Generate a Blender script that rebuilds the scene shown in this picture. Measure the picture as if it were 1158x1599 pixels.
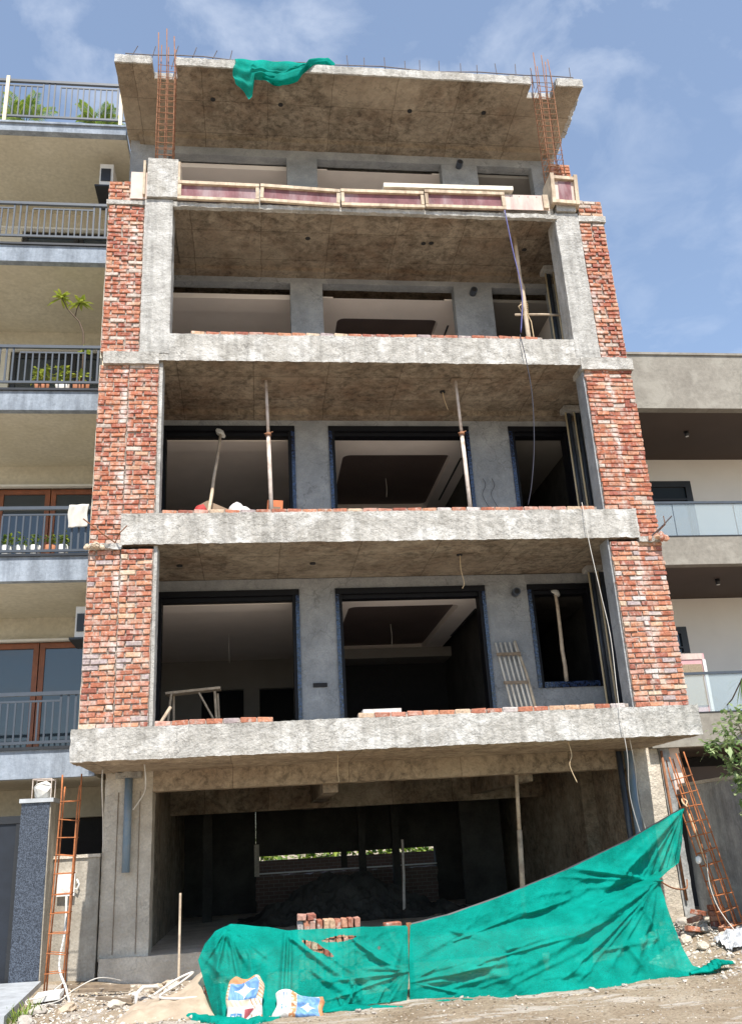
import bpy, bmesh, math, random
from mathutils import Vector, Matrix, noise
R = math.radians
random.seed(7)
for o in list(bpy.data.objects):
    bpy.data.objects.remove(o)
scene = bpy.context.scene
C = scene.collection

# ------------------------------------------------------------------ camera
cam_d = bpy.data.cameras.new('camera')
cam = bpy.data.objects.new('camera', cam_d)
C.objects.link(cam)
cam_d.sensor_fit = 'VERTICAL'
cam_d.sensor_height = 36.0
cam_d.lens = 36.0 * 1400.3 / 1599.0
cam_d.clip_start = 0.05
cam_d.clip_end = 4000
cam.matrix_world = (Matrix.Translation((-2.0928, -13.386, 1.4849)) @ Matrix.Rotation(-0.1395, 4, 'Z')
                    @ Matrix.Rotation(math.pi / 2 + 0.3522, 4, 'X') @ Matrix.Rotation(-0.0585, 4, 'Z'))
scene.camera = cam

# ------------------------------------------------------------------ sky, sun, exposure
SUN_EL, SUN_AZ = R(57), R(3)       # azimuth measured from straight out of the facade towards the right
sdir = Vector((math.sin(SUN_AZ) * math.cos(SUN_EL), -math.cos(SUN_AZ) * math.cos(SUN_EL), math.sin(SUN_EL)))
world = bpy.data.worlds.new('World')
scene.world = world
world.use_nodes = True
wt = world.node_tree
wt.nodes.clear()


def nd(nt, t, ins=None, **props):
    n = nt.nodes.new(t)
    for k, v in props.items():
        setattr(n, k, v)
    for k, v in (ins or {}).items():
        s = n.inputs[k]
        if isinstance(v, bpy.types.NodeSocket):
            nt.links.new(v, s)
        elif isinstance(v, bpy.types.Node):
            nt.links.new(v.outputs[0], s)
        else:
            if hasattr(s.default_value, '__len__') and not isinstance(v, (int, float)):
                v = tuple(v)
                if len(s.default_value) == 4 and len(v) == 3:
                    v = v + (1.0,)
            s.default_value = v
    return n


def ramp(nt, fac, stops, interp='LINEAR'):
    r = nt.nodes.new('ShaderNodeValToRGB')
    r.color_ramp.interpolation = interp
    e = r.color_ramp.elements
    while len(e) > 1:
        e.remove(e[-1])
    for i, (p, c) in enumerate(stops):
        if isinstance(c, (int, float)):
            c = (c, c, c)
        el = e[0] if i == 0 else e.new(p)
        el.position = p
        el.color = tuple(c[:3]) + (1.0,)
    nt.links.new(fac if isinstance(fac, bpy.types.NodeSocket) else fac.outputs[0], r.inputs[0])
    return r


def mix(nt, fac, a, b, mode='MIX'):
    m = nt.nodes.new('ShaderNodeMix')
    m.data_type = 'RGBA'
    m.blend_type = mode
    for s, v in ((m.inputs[0], fac), (m.inputs[6], a), (m.inputs[7], b)):
        if isinstance(v, bpy.types.Node):
            v = v.outputs[2] if v.bl_idname == 'ShaderNodeMix' else v.outputs[0]
        if isinstance(v, bpy.types.NodeSocket):
            nt.links.new(v, s)
        elif isinstance(v, (int, float)):
            s.default_value = v if s.type == 'VALUE' else (v, v, v, 1)
        else:
            s.default_value = tuple(v[:3]) + (1.0,)
    return m.outputs[2]


sky = nd(wt, 'ShaderNodeTexSky', sky_type='NISHITA', sun_disc=False)
sky.sun_elevation = SUN_EL
sky.sun_rotation = math.atan2(sdir.x, sdir.y)
sky.air_density = 1.0
sky.dust_density = 0.25
sky.ozone_density = 2.0
tc = nd(wt, 'ShaderNodeTexCoord')
sep = nd(wt, 'ShaderNodeSeparateXYZ', {0: tc.outputs['Generated']})
zc_ = nd(wt, 'ShaderNodeMath', {0: sep.outputs[2], 1: 0.12}, operation='MAXIMUM')
dx = nd(wt, 'ShaderNodeMath', {0: sep.outputs[0], 1: zc_}, operation='DIVIDE')
dy = nd(wt, 'ShaderNodeMath', {0: sep.outputs[1], 1: zc_}, operation='DIVIDE')
cmb = nd(wt, 'ShaderNodeCombineXYZ', {0: dx, 1: dy, 2: 3.7})
mp = nd(wt, 'ShaderNodeMapping', {0: cmb.outputs[0], 'Scale': (1.0, 1.0, 1.0), 'Rotation': (0, 0, R(-35))})
cl1 = nd(wt, 'ShaderNodeTexNoise', {'Vector': mp.outputs[0], 'Scale': 6.5, 'Detail': 7.0, 'Roughness': 0.58, 'Distortion': 0.35})
cl2 = nd(wt, 'ShaderNodeTexNoise', {'Vector': cmb.outputs[0], 'Scale': 1.5, 'Detail': 3.0, 'Roughness': 0.5})
cm1 = ramp(wt, cl1, [(0.0, 0.0), (0.46, 0.0), (0.72, 0.9), (0.9, 1.0)])
cm2 = ramp(wt, cl2, [(0.0, 0.12), (0.42, 0.22), (0.62, 1.0)])
cmask = mix(wt, 1.0, cm1, cm2, 'MULTIPLY')
cfac = nd(wt, 'ShaderNodeMath', {0: cmask, 1: 0.75}, operation='MULTIPLY')
skyh = mix(wt, 0.20, sky.outputs[0], (2.9, 3.3, 3.7))
skyc = mix(wt, cfac.outputs[0], skyh, (4.6, 4.9, 5.4))
bg = nd(wt, 'ShaderNodeBackground', {'Color': skyc, 'Strength': 0.135})
wo = nd(wt, 'ShaderNodeOutputWorld', {0: bg.outputs[0]})

sun_d = bpy.data.lights.new('sun', 'SUN')
sun_d.energy = 4.2
sun_d.angle = R(0.53)
sun_d.color = (1.0, 0.95, 0.87)
sun = bpy.data.objects.new('sun', sun_d)
C.objects.link(sun)
sun.rotation_euler = sdir.to_track_quat('Z', 'Y').to_euler()
sun.location = sdir * 60
vs = scene.view_settings
vs.view_transform = 'Standard'
vs.look = 'None'
vs.exposure = 0.78
vs.gamma = 1.0
vs.use_curve_mapping = False
cy = scene.cycles
cy.max_bounces = 6
cy.diffuse_bounces = 4
cy.transparent_max_bounces = 8

# ------------------------------------------------------------------ material helpers
MATS = {}


def newmat(name):
    m = bpy.data.materials.new(name)
    m.use_nodes = True
    MATS[name] = m
    nt = m.node_tree
    b = nt.nodes['Principled BSDF']
    return m, nt, b


def link(nt, a, s):
    if isinstance(a, bpy.types.Node):
        a = a.outputs[0]
    nt.links.new(a, s)


def posn(nt, scale=(1, 1, 1), warp=0):
    g = nd(nt, 'ShaderNodeNewGeometry')
    p = g.outputs['Position']
    m = nd(nt, 'ShaderNodeMapping', {0: p, 'Scale': scale})
    v = m.outputs[0]
    if warp:
        n = nd(nt, 'ShaderNodeTexNoise', {'Vector': v, 'Scale': 3.0, 'Detail': 4.0})
        s = nd(nt, 'ShaderNodeVectorMath', {0: n.outputs['Color'], 1: (0.5, 0.5, 0.5)}, operation='SUBTRACT')
        s2 = nd(nt, 'ShaderNodeVectorMath', {0: s.outputs[0], 'Scale': warp}, operation='SCALE')
        a = nd(nt, 'ShaderNodeVectorMath', {0: v, 1: s2.outputs[0]}, operation='ADD')
        v = a.outputs[0]
    return v


def noi(nt, v, scale, detail=6.0, rough=0.6, dist=0.0):
    return nd(nt, 'ShaderNodeTexNoise', {'Vector': v, 'Scale': scale, 'Detail': detail, 'Roughness': rough, 'Distortion': dist})


def bump(nt, b, h, strength=0.4, dist=0.02):
    n = nd(nt, 'ShaderNodeBump', {'Height': h, 'Strength': strength, 'Distance': dist})
    nt.links.new(n.outputs[0], b.inputs['Normal'])


def simple(name, c, rough=0.7, metal=0.0, var=0.18, scale=6.0, bmp=0.15, streak=0.0, dirt=None, spec=None):
    m, nt, b = newmat(name)
    v = posn(nt)
    n = noi(nt, v, scale, 4)
    c1 = tuple(x * (1 - var) for x in c)
    c2 = tuple(min(1, x * (1 + var)) for x in c)
    col = ramp(nt, n, [(0.3, c1), (0.7, c2)]).outputs[0]
    if dirt:
        d = noi(nt, posn(nt, (1, 1, 0.25) if streak else (1, 1, 1)), scale * 0.6, 5, 0.7)
        f = ramp(nt, d, [(0.48, 0.0), (0.68, 0.85)])
        col = mix(nt, f, col, dirt)
    link(nt, col, b.inputs['Base Color'])
    b.inputs['Roughness'].default_value = rough
    b.inputs['Metallic'].default_value = metal
    if spec is not None:
        b.inputs['Specular IOR Level'].default_value = spec
    if bmp:
        bump(nt, b, noi(nt, v, scale * 8, 3).outputs[0], bmp, 0.01)
    return m


def seamv(nt):
    sp = nd(nt, 'ShaderNodeSeparateXYZ', {0: posn(nt, (1, 1, 1), 0.05)})
    fl = nd(nt, 'ShaderNodeMath', {0: sp.outputs[2], 1: 1.5}, operation='SNAP')
    ax = nd(nt, 'ShaderNodeMath', {0: fl, 1: 0.37, 2: sp.outputs[0]}, operation='MULTIPLY_ADD')
    ay = nd(nt, 'ShaderNodeMath', {0: fl, 1: 0.23, 2: sp.outputs[1]}, operation='MULTIPLY_ADD')
    return nd(nt, 'ShaderNodeCombineXYZ', {0: ax, 1: ay}).outputs[0]


def concrete(name, base, dark, scale=2.2, bmp=0.5, crack=0.0, seams=None, stain=None, streak=False, crack_scale=2.4, patch=None, grain=False, squig=False):
    m, nt, b = newmat(name)
    v = posn(nt)
    n1 = noi(nt, v, scale, 6, 0.65)
    col = ramp(nt, n1, [(0.3, dark), (0.62, base)]).outputs[0]
    n2 = noi(nt, v, scale * 14, 3, 0.6)
    col = mix(nt, 0.7, col, ramp(nt, n2, [(0.3, 0.72), (0.65, 1.0)]), 'MULTIPLY')
    if streak:
        n3 = noi(nt, posn(nt, (3.2, 3.2, 0.45)), 1.6, 5, 0.65)
        col = mix(nt, 0.65, col, ramp(nt, n3, [(0.36, 0.5), (0.6, 1.0)]), 'MULTIPLY')
    if stain:
        n4 = noi(nt, posn(nt, (1, 1, 1.4)), 0.9, 5, 0.7)
        col = mix(nt, ramp(nt, n4, [(0.45, 0.0), (0.7, 0.8)]), col, stain)
    if patch:
        n5 = noi(nt, v, 2.1, 5, 0.6, 0.4)
        col = mix(nt, ramp(nt, n5, [(0.50, 0.0), (0.62, 0.75)]), col, patch)
    if grain:
        n6 = noi(nt, posn(nt, (1, 1, 1), 0.3), 7.5, 5, 0.75)
        col = mix(nt, 0.8, col, ramp(nt, n6, [(0.36, 0.38), (0.52, 1.0), (0.66, 1.3)]), 'MULTIPLY')
        n7 = noi(nt, v, 0.55, 3, 0.5)
        col = mix(nt, ramp(nt, n7, [(0.5, 0.0), (0.68, 0.55)]), col, tuple(x * 1.15 for x in base))
    if crack:
        wv = posn(nt, (1, 1, 1), 0.9)
        vo = nd(nt, 'ShaderNodeTexVoronoi', {'Vector': wv, 'Scale': crack_scale}, feature='DISTANCE_TO_EDGE')
        line = ramp(nt, vo, [(0.0, 1.0), (0.010, 0.9), (0.03, 0.0)])
        gate = ramp(nt, noi(nt, v, 1.1, 3), [(0.46, 0.0), (0.60, 1.0)])
        f = mix(nt, 1.0, line, gate, 'MULTIPLY')
        ff = nd(nt, 'ShaderNodeMath', {0: f, 1: crack}, operation='MULTIPLY')
        col = mix(nt, ff.outputs[0], col, tuple(x * 0.30 for x in dark))
    if squig:
        vo2 = nd(nt, 'ShaderNodeTexVoronoi', {'Vector': posn(nt, (1, 1, 1.5), 0.8), 'Scale': 7.0}, feature='DISTANCE_TO_EDGE')
        ln2 = ramp(nt, vo2, [(0.0, 0.75), (0.03, 0.0)])
        g2 = ramp(nt, noi(nt, v, 2.3, 3), [(0.40, 0.0), (0.56, 1.0)])
        col = mix(nt, mix(nt, 1.0, ln2, g2, 'MULTIPLY'), col, tuple(x * 0.5 for x in dark))
        dr = noi(nt, posn(nt, (7, 7, 0.7)), 1.5, 4, 0.6)
        col = mix(nt, 0.7, col, ramp(nt, dr, [(0.35, 0.66), (0.55, 1.0)]), 'MULTIPLY')
    if seams:
        bt = nd(nt, 'ShaderNodeTexBrick', {'Vector': seamv(nt), 'Color1': (1, 1, 1), 'Color2': (0.78, 0.77, 0.76), 'Mortar': (0.45, 0.43, 0.41),
                                           'Scale': 1.0, 'Mortar Size': 0.010, 'Mortar Smooth': 0.5, 'Brick Width': seams[0], 'Row Height': seams[1]}, offset=0.0)
        col = mix(nt, 0.85, col, bt.outputs[0], 'MULTIPLY')
    link(nt, col, b.inputs['Base Color'])
    b.inputs['Roughness'].default_value = 0.92
    b.inputs['Specular IOR Level'].default_value = 0.2
    nb_ = noi(nt, v, 9, 6, 0.7)
    bump(nt, b, nb_.outputs[0], bmp, 0.05)
    return m


BRICK = [(0.0, (0.427, 0.170, 0.104)), (0.14, (0.359, 0.129, 0.079)), (0.26, (0.485, 0.221, 0.134)), (0.38, (0.398, 0.160, 0.104)),
         (0.49, (0.504, 0.242, 0.146)), (0.58, (0.446, 0.211, 0.152)), (0.66, (0.320, 0.118, 0.085)), (0.74, (0.543, 0.340, 0.220)), (0.82, (0.466, 0.258, 0.201)), (0.89, (0.553, 0.412, 0.293)), (0.94, (0.369, 0.299, 0.293)), (0.975, (0.524, 0.464, 0.439))]
BRICK2 = [(0.0, (0.417, 0.154, 0.091)), (0.2, (0.349, 0.118, 0.076)), (0.38, (0.456, 0.196, 0.116)), (0.55, (0.388, 0.149, 0.100)), (0.70, (0.475, 0.221, 0.140)), (0.82, (0.310, 0.108, 0.079)), (0.90, (0.514, 0.309, 0.207)), (0.955, (0.504, 0.412, 0.354))]


def brickmat(name, island=False, smear=0.7):
    m, nt, b = newmat(name)
    if island:
        rnd = nd(nt, 'ShaderNodeNewGeometry').outputs['Random Per Island']
    else:
        rnd = nd(nt, 'ShaderNodeObjectInfo').outputs['Random']
    col = ramp(nt, rnd, BRICK2 if island else BRICK, 'CONSTANT').outputs[0]
    v = posn(nt)
    n = noi(nt, v, 26, 4, 0.7)
    col = mix(nt, 0.8, col, ramp(nt, n, [(0.32, 0.42), (0.5, 0.95), (0.68, 1.25)]), 'MULTIPLY')
    n2 = noi(nt, posn(nt, (1.6, 1.6, 1)), 3.6, 6, 0.72)
    sm = ramp(nt, n2, [(0.50, 0.0), (0.64, smear)])
    col = mix(nt, sm, col, (0.56, 0.48, 0.41))
    # mortar smeared over the arrises
    n3 = noi(nt, v, 11, 6, 0.7)
    col = mix(nt, ramp(nt, n3, [(0.55, 0.0), (0.66, 0.7)]), col, (0.55, 0.48, 0.42))
    # lime run-off down the straight joint of each pier
    sx_ = nd(nt, 'ShaderNodeSeparateXYZ', {0: posn(nt, (1, 1, 1), 0.16)})
    a1 = nd(nt, 'ShaderNodeMath', {0: sx_.outputs[0]}, operation='ABSOLUTE')
    a2 = nd(nt, 'ShaderNodeMath', {0: a1, 1: 4.12}, operation='SUBTRACT')
    a3 = nd(nt, 'ShaderNodeMath', {0: a2}, operation='ABSOLUTE')
    near = ramp(nt, a3, [(0.0, 1.0), (0.05, 0.8), (0.11, 0.0)])
    gt = ramp(nt, noi(nt, posn(nt, (1, 1, 0.8)), 2.2, 5, 0.7), [(0.48, 0.0), (0.60, 0.85)])
    col = mix(nt, mix(nt, 1.0, near, gt, 'MULTIPLY'), col, (0.66, 0.62, 0.58))
    link(nt, col, b.inputs['Base Color'])
    b.inputs['Roughness'].default_value = 0.93
    b.inputs['Specular IOR Level'].default_value = 0.15
    bump(nt, b, noi(nt, v, 45, 6, 0.7).outputs[0], 0.5, 0.012)
    return m


M = {}
M['band'] = concrete('rough_concrete', (0.60, 0.575, 0.53), (0.41, 0.39, 0.355), 2.6, 1.0, 0.5, stain=(0.38, 0.36, 0.32), crack_scale=2.6, patch=(0.69, 0.675, 0.64), squig=True)
M['column'] = concrete('column_concrete', (0.55, 0.535, 0.50), (0.38, 0.365, 0.34), 3.0, 0.9, 0.35, patch=(0.58, 0.565, 0.535), crack_scale=2.8, squig=True)
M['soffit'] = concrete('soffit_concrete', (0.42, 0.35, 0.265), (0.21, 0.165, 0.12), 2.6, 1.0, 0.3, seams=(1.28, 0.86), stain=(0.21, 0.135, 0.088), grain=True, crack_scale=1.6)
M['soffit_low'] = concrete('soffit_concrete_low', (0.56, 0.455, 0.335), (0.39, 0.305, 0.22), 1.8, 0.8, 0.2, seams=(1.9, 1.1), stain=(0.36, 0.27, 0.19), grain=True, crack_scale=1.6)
M['screed'] = concrete('cement_screed', (0.46, 0.435, 0.40), (0.34, 0.32, 0.29), 2.0, 0.4)
M['groundcol'] = concrete('stained_concrete', (0.78, 0.70, 0.585), (0.54, 0.475, 0.39), 2.2, 0.9, 0.3, stain=(0.42, 0.36, 0.29))
M['plaster'] = concrete('grey_plaster', (0.40, 0.41, 0.42), (0.255, 0.265, 0.275), 2.8, 0.7, 0.35, stain=(0.25, 0.265, 0.28), crack_scale=1.8)
M['mortar'] = concrete('mortar', (0.52, 0.45, 0.39), (0.27, 0.22, 0.185), 7, 1.0)
M['brick'] = brickmat('brick_clay')
M['brick_many'] = brickmat('brick_clay_many', True)
M['brick_clean'] = brickmat('brick_clean', False, 0.25)
M['room_wall'] = simple('shaded_room_paint', (0.27, 0.25, 0.225), 0.8, var=0.08, scale=1.5)  # cream wall paint, darkened to carry the rooms' shade in its colour
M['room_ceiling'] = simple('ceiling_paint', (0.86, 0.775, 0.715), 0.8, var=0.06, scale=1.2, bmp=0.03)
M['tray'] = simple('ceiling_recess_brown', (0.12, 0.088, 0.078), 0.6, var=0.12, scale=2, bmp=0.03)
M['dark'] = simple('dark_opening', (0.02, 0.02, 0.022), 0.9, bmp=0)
M['floor'] = simple('floor_screed', (0.24, 0.22, 0.20), 0.9, var=0.2)
M['timber'] = simple('pale_timber', (0.55, 0.45, 0.33), 0.85, var=0.28, scale=7, dirt=(0.27, 0.19, 0.13), streak=1)
M['bamboo'] = simple('peeled_pole', (0.56, 0.45, 0.33), 0.75, var=0.2, scale=8, dirt=(0.34, 0.25, 0.18))
M['wood_dark'] = simple('old_wood', (0.22, 0.165, 0.115), 0.85, var=0.3, scale=8)
M['ply'] = simple('pink_ply', (0.20, 0.085, 0.095), 0.85, var=0.3, scale=4, dirt=(0.36, 0.27, 0.28), streak=1)
M['ply_pale'] = simple('pale_ply', (0.62, 0.50, 0.44), 0.8, var=0.12, scale=5, dirt=(0.42, 0.29, 0.27), streak=1)
M['plank'] = simple('white_plank', (0.74, 0.68, 0.58), 0.8, var=0.1, scale=5, dirt=(0.5, 0.42, 0.33))
M['rust'] = simple('rusty_steel', (0.26, 0.115, 0.055), 0.85, var=0.35, scale=14, dirt=(0.17, 0.075, 0.04))
M['rust_bright'] = simple('rusty_steel_bright', (0.42, 0.145, 0.05), 0.85, var=0.3, scale=12, dirt=(0.24, 0.09, 0.04))
M['rebar_dark'] = simple('dark_rebar', (0.10, 0.085, 0.09), 0.7, var=0.3, scale=14)
M['pipe_blue'] = simple('blue_grey_pipe', (0.17, 0.245, 0.32), 0.45, var=0.1, scale=5, dirt=(0.28, 0.31, 0.33))
M['pipe_dark'] = simple('dark_pipe', (0.045, 0.055, 0.075), 0.35, var=0.2, scale=5)
M['pipe_cream'] = simple('cream_pipe', (0.62, 0.52, 0.34), 0.5, var=0.1, scale=5)
M['prop'] = simple('prop_steel', (0.58, 0.50, 0.44), 0.7, var=0.15, scale=9, dirt=(0.33, 0.23, 0.17))
M['cable_black'] = simple('black_cable', (0.03, 0.03, 0.045), 0.6, bmp=0)
M['cable_blue'] = simple('blue_cable', (0.10, 0.10, 0.28), 0.6, bmp=0)
M['cable_white'] = simple('pale_cable', (0.60, 0.57, 0.52), 0.6, bmp=0)
M['twine'] = simple('jute_twine', (0.58, 0.44, 0.27), 0.9, scale=30)
M['rail'] = simple('grey_blue_rail_paint', (0.055, 0.068, 0.088), 0.5, var=0.1, bmp=0.03)
M['rail_cream'] = simple('cream_post_paint', (0.70, 0.58, 0.40), 0.6, var=0.1)
M['nb_slab'] = concrete('pale_blue_grey_render', (0.36, 0.405, 0.465), (0.27, 0.31, 0.365), 1.6, 0.3, 0.0, streak=True)
M['nb_soffit'] = concrete('beige_render', (0.63, 0.59, 0.49), (0.54, 0.50, 0.405), 0.9, 0.04, 0.12, stain=(0.50, 0.46, 0.36), crack_scale=0.8)
M['nb_wall'] = simple('cream_render', (0.60, 0.57, 0.48), 0.9, var=0.06, scale=0.8, bmp=0.06)
M['rn_grey'] = concrete('taupe_render', (0.30, 0.278, 0.24), (0.235, 0.215, 0.185), 1.1, 0.2, 0.15, patch=(0.325, 0.305, 0.265), crack_scale=0.9)
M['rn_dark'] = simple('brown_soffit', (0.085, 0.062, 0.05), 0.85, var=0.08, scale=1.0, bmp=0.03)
M['rn_wall'] = simple('warm_white_render', (0.84, 0.79, 0.72), 0.9, var=0.05, scale=0.8, bmp=0.05)
M['door_wood'] = simple('red_brown_door', (0.23, 0.075, 0.03), 0.45, var=0.25, scale=6)
M['white_plastic'] = simple('white_plastic', (0.72, 0.71, 0.68), 0.5, var=0.06, bmp=0.03)
M['black_metal'] = simple('black_metal', (0.02, 0.021, 0.024), 0.4, bmp=0.02)
M['frame_black'] = simple('black_frame', (0.006, 0.006, 0.008), 0.5, bmp=0.02, spec=0.2)
M['gate'] = simple('dark_gate_panel', (0.010, 0.014, 0.022), 0.6, var=0.3, scale=3, bmp=0.05)
M['cream_wall'] = concrete('cream_wall', (0.56, 0.51, 0.43), (0.40, 0.355, 0.29), 1.8, 0.5, 0.0, stain=(0.27, 0.235, 0.19), streak=True)
M['dim'] = concrete('shade_darkened_concrete', (0.075, 0.07, 0.063), (0.035, 0.033, 0.03), 1.6, 0.5, 0.0)  # bare concrete, darkened: the interior's shade is put into the colour
M['side_wall'] = concrete('stained_grey_wall', (0.52, 0.52, 0.51), (0.22, 0.225, 0.23), 1.3, 0.5, 0.2, streak=True)
M['stone'] = concrete('rubble_stone', (0.55, 0.50, 0.44), (0.34, 0.30, 0.26), 7, 0.8)
M['marble'] = simple('grey_marble', (0.42, 0.44, 0.46), 0.5, var=0.18, scale=5, dirt=(0.30, 0.31, 0.32))
M['terracotta'] = simple('terracotta', (0.42, 0.17, 0.09), 0.8)
M['cloth_white'] = simple('grey_white_towel', (0.60, 0.58, 0.53), 0.95, var=0.1, scale=9)
M['sheet'] = simple('dusty_beige_sheet', (0.42, 0.335, 0.245), 0.9, var=0.15, scale=4, dirt=(0.31, 0.235, 0.165))
M['card'] = simple('cardboard', (0.22, 0.15, 0.10), 0.85)
M['red_cloth'] = simple('red_cloth', (0.40, 0.04, 0.035), 0.8)
M['orange'] = simple('orange_box', (0.55, 0.16, 0.06), 0.8)
M['sack_white'] = simple('woven_white', (0.68, 0.66, 0.64), 0.7, var=0.12, scale=9, dirt=(0.46, 0.39, 0.33))
M['sack_blue'] = simple('woven_blue', (0.13, 0.27, 0.52), 0.6, var=0.16, scale=9)
M['sack_orange'] = simple('woven_orange', (0.52, 0.24, 0.11), 0.7, var=0.16, scale=9)
M['sack_red'] = simple('woven_red', (0.34, 0.06, 0.07), 0.7, var=0.1)
M['sack_cream'] = simple('woven_cream', (0.62, 0.53, 0.40), 0.7, var=0.1)
M['bark'] = simple('bark', (0.12, 0.085, 0.06), 0.9)
M['foil'] = simple('crumpled_grey_sheet', (0.42, 0.43, 0.45), 0.4, var=0.4, scale=12)
M['pink_frame'] = simple('pink_painted_metal', (0.60, 0.33, 0.34), 0.6, var=0.12)
M['cooler_pad'] = simple('straw_cooling_pad', (0.30, 0.235, 0.16), 0.95, var=0.35, scale=40)


def leafmat(name, c1, c2):
    m, nt, b = newmat(name)
    g = nd(nt, 'ShaderNodeNewGeometry')
    col = ramp(nt, g.outputs['Random Per Island'], [(0.0, c1), (1.0, c2)]).outputs[0]
    b.inputs['Roughness'].default_value = 0.5
    link(nt, col, b.inputs['Base Color'])
    tr = nd(nt, 'ShaderNodeBsdfTranslucent')
    link(nt, col, tr.inputs[0])
    ms = nd(nt, 'ShaderNodeMixShader', {0: 0.35})
    nt.links.new(b.outputs[0], ms.inputs[1])
    nt.links.new(tr.outputs[0], ms.inputs[2])
    nt.links.new(ms.outputs[0], nt.nodes['Material Output'].inputs[0])
    return m


M['leaf'] = leafmat('tree_leaf', (0.10, 0.19, 0.05), (0.46, 0.54, 0.28))
M['leaf_lime'] = leafmat('lime_leaf', (0.24, 0.32, 0.04), (0.46, 0.50, 0.09))
M['leaf_palm'] = leafmat('palm_leaf', (0.07, 0.15, 0.02), (0.30, 0.38, 0.06))


def granite(name, base, spk, rough, scale, speck=0):
    m, nt, b = newmat(name)
    v = posn(nt)
    n = noi(nt, v, scale, 3, 0.7)
    col = ramp(nt, n, [(0.42, base), (0.60, spk)]).outputs[0]
    link(nt, col, b.inputs['Base Color'])
    b.inputs['Roughness'].default_value = rough
    b.inputs['Specular IOR Level'].default_value = 0.6
    if speck:
        bump(nt, b, noi(nt, v, speck, 3, 0.6).outputs[0], 0.35, 0.01)
    return m


M['granite'] = granite('polished_black_granite', (0.004, 0.005, 0.008), (0.03, 0.055, 0.13), 0.08, 30, 34)
M['granite_pillar'] = granite('speckled_granite', (0.010, 0.014, 0.024), (0.085, 0.105, 0.14), 0.45, 70)


def glass(name, tint, transp=0.0):
    m, nt, b = newmat(name)
    b.inputs['Base Color'].default_value = tuple(tint) + (1,)
    b.inputs['Roughness'].default_value = 0.03
    b.inputs['Specular IOR Level'].default_value = 0.9
    if transp:
        t = nd(nt, 'ShaderNodeBsdfTransparent', {0: (0.92, 0.96, 0.97)})
        ms = nd(nt, 'ShaderNodeMixShader', {0: transp})
        nt.links.new(b.outputs[0], ms.inputs[1])
        nt.links.new(t.outputs[0], ms.inputs[2])
        nt.links.new(ms.outputs[0], nt.nodes['Material Output'].inputs[0])
    return m


M['pane'] = glass('door_glass', (0.03, 0.045, 0.06))
M['rail_glass'] = glass('balustrade_glass', (0.55, 0.62, 0.65), 0.72)


def netmat():
    m, nt, b = newmat('green_shade_net')
    v = posn(nt)
    n = noi(nt, v, 3.0, 6, 0.6)
    col = ramp(nt, n, [(0.3, (0.001, 0.24, 0.185)), (0.7, (0.003, 0.41, 0.33))]).outputs[0]
    d = noi(nt, posn(nt, (1, 1, 1.3)), 2.1, 9, 0.7)
    col = mix(nt, ramp(nt, d, [(0.60, 0.0), (0.78, 0.3)]), col, (0.06, 0.50, 0.40))
    b.inputs['Roughness'].default_value = 0.7
    b.inputs['Specular IOR Level'].default_value = 0.06
    link(nt, col, b.inputs['Base Color'])
    tr = nd(nt, 'ShaderNodeBsdfTranslucent')
    link(nt, col, tr.inputs[0])
    ms = nd(nt, 'ShaderNodeMixShader', {0: 0.36})
    nt.links.new(b.outputs[0], ms.inputs[1])
    nt.links.new(tr.outputs[0], ms.inputs[2])
    tp = nd(nt, 'ShaderNodeBsdfTransparent', {0: (0.5, 0.95, 0.85)})
    w = noi(nt, v, 95, 2, 0.5)
    w2 = noi(nt, v, 1.7, 5, 0.6)
    wf = ramp(nt, w, [(0.42, 0.03), (0.66, 0.42)])
    wl = ramp(nt, w2, [(0.35, 0.35), (0.65, 1.0)])
    f = nd(nt, 'ShaderNodeMath', {0: wf, 1: wl}, operation='MULTIPLY')
    ms2 = nd(nt, 'ShaderNodeMixShader', {0: f.outputs[0]})
    nt.links.new(ms.outputs[0], ms2.inputs[1])
    nt.links.new(tp.outputs[0], ms2.inputs[2])
    nt.links.new(ms2.outputs[0], nt.nodes['Material Output'].inputs[0])
    wr = noi(nt, posn(nt, (1.0, 1.0, 4.0)), 14, 6, 0.65, 0.6)
    bump(nt, b, wr.outputs[0], 0.45, 0.02)
    return m


M['net'] = netmat()


def dirtmat():
    m, nt, b = newmat('dusty_soil')
    v = posn(nt)
    n = noi(nt, v, 0.9, 10, 0.65)
    col = ramp(nt, n, [(0.32, (0.30, 0.225, 0.15)), (0.52, (0.42, 0.335, 0.24)), (0.7, (0.52, 0.44, 0.34))]).outputs[0]
    n2 = noi(nt, v, 30, 8, 0.75)
    col = mix(nt, 0.8, col, ramp(nt, n2, [(0.33, 0.45), (0.6, 1.05)]), 'MULTIPLY')
    n3 = noi(nt, posn(nt, (1.0, 2.6, 1)), 1.7, 6, 0.6)
    col = mix(nt, ramp(nt, n3, [(0.54, 0.0), (0.63, 0.7)]), col, (0.56, 0.51, 0.45))
    link(nt, col, b.inputs['Base Color'])
    b.inputs['Roughness'].default_value = 0.96
    b.inputs['Specular IOR Level'].default_value = 0.1
    bump(nt, b, noi(nt, v, 22, 9, 0.7).outputs[0], 0.9, 0.05)
    return m


M['dirt'] = dirtmat()


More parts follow.
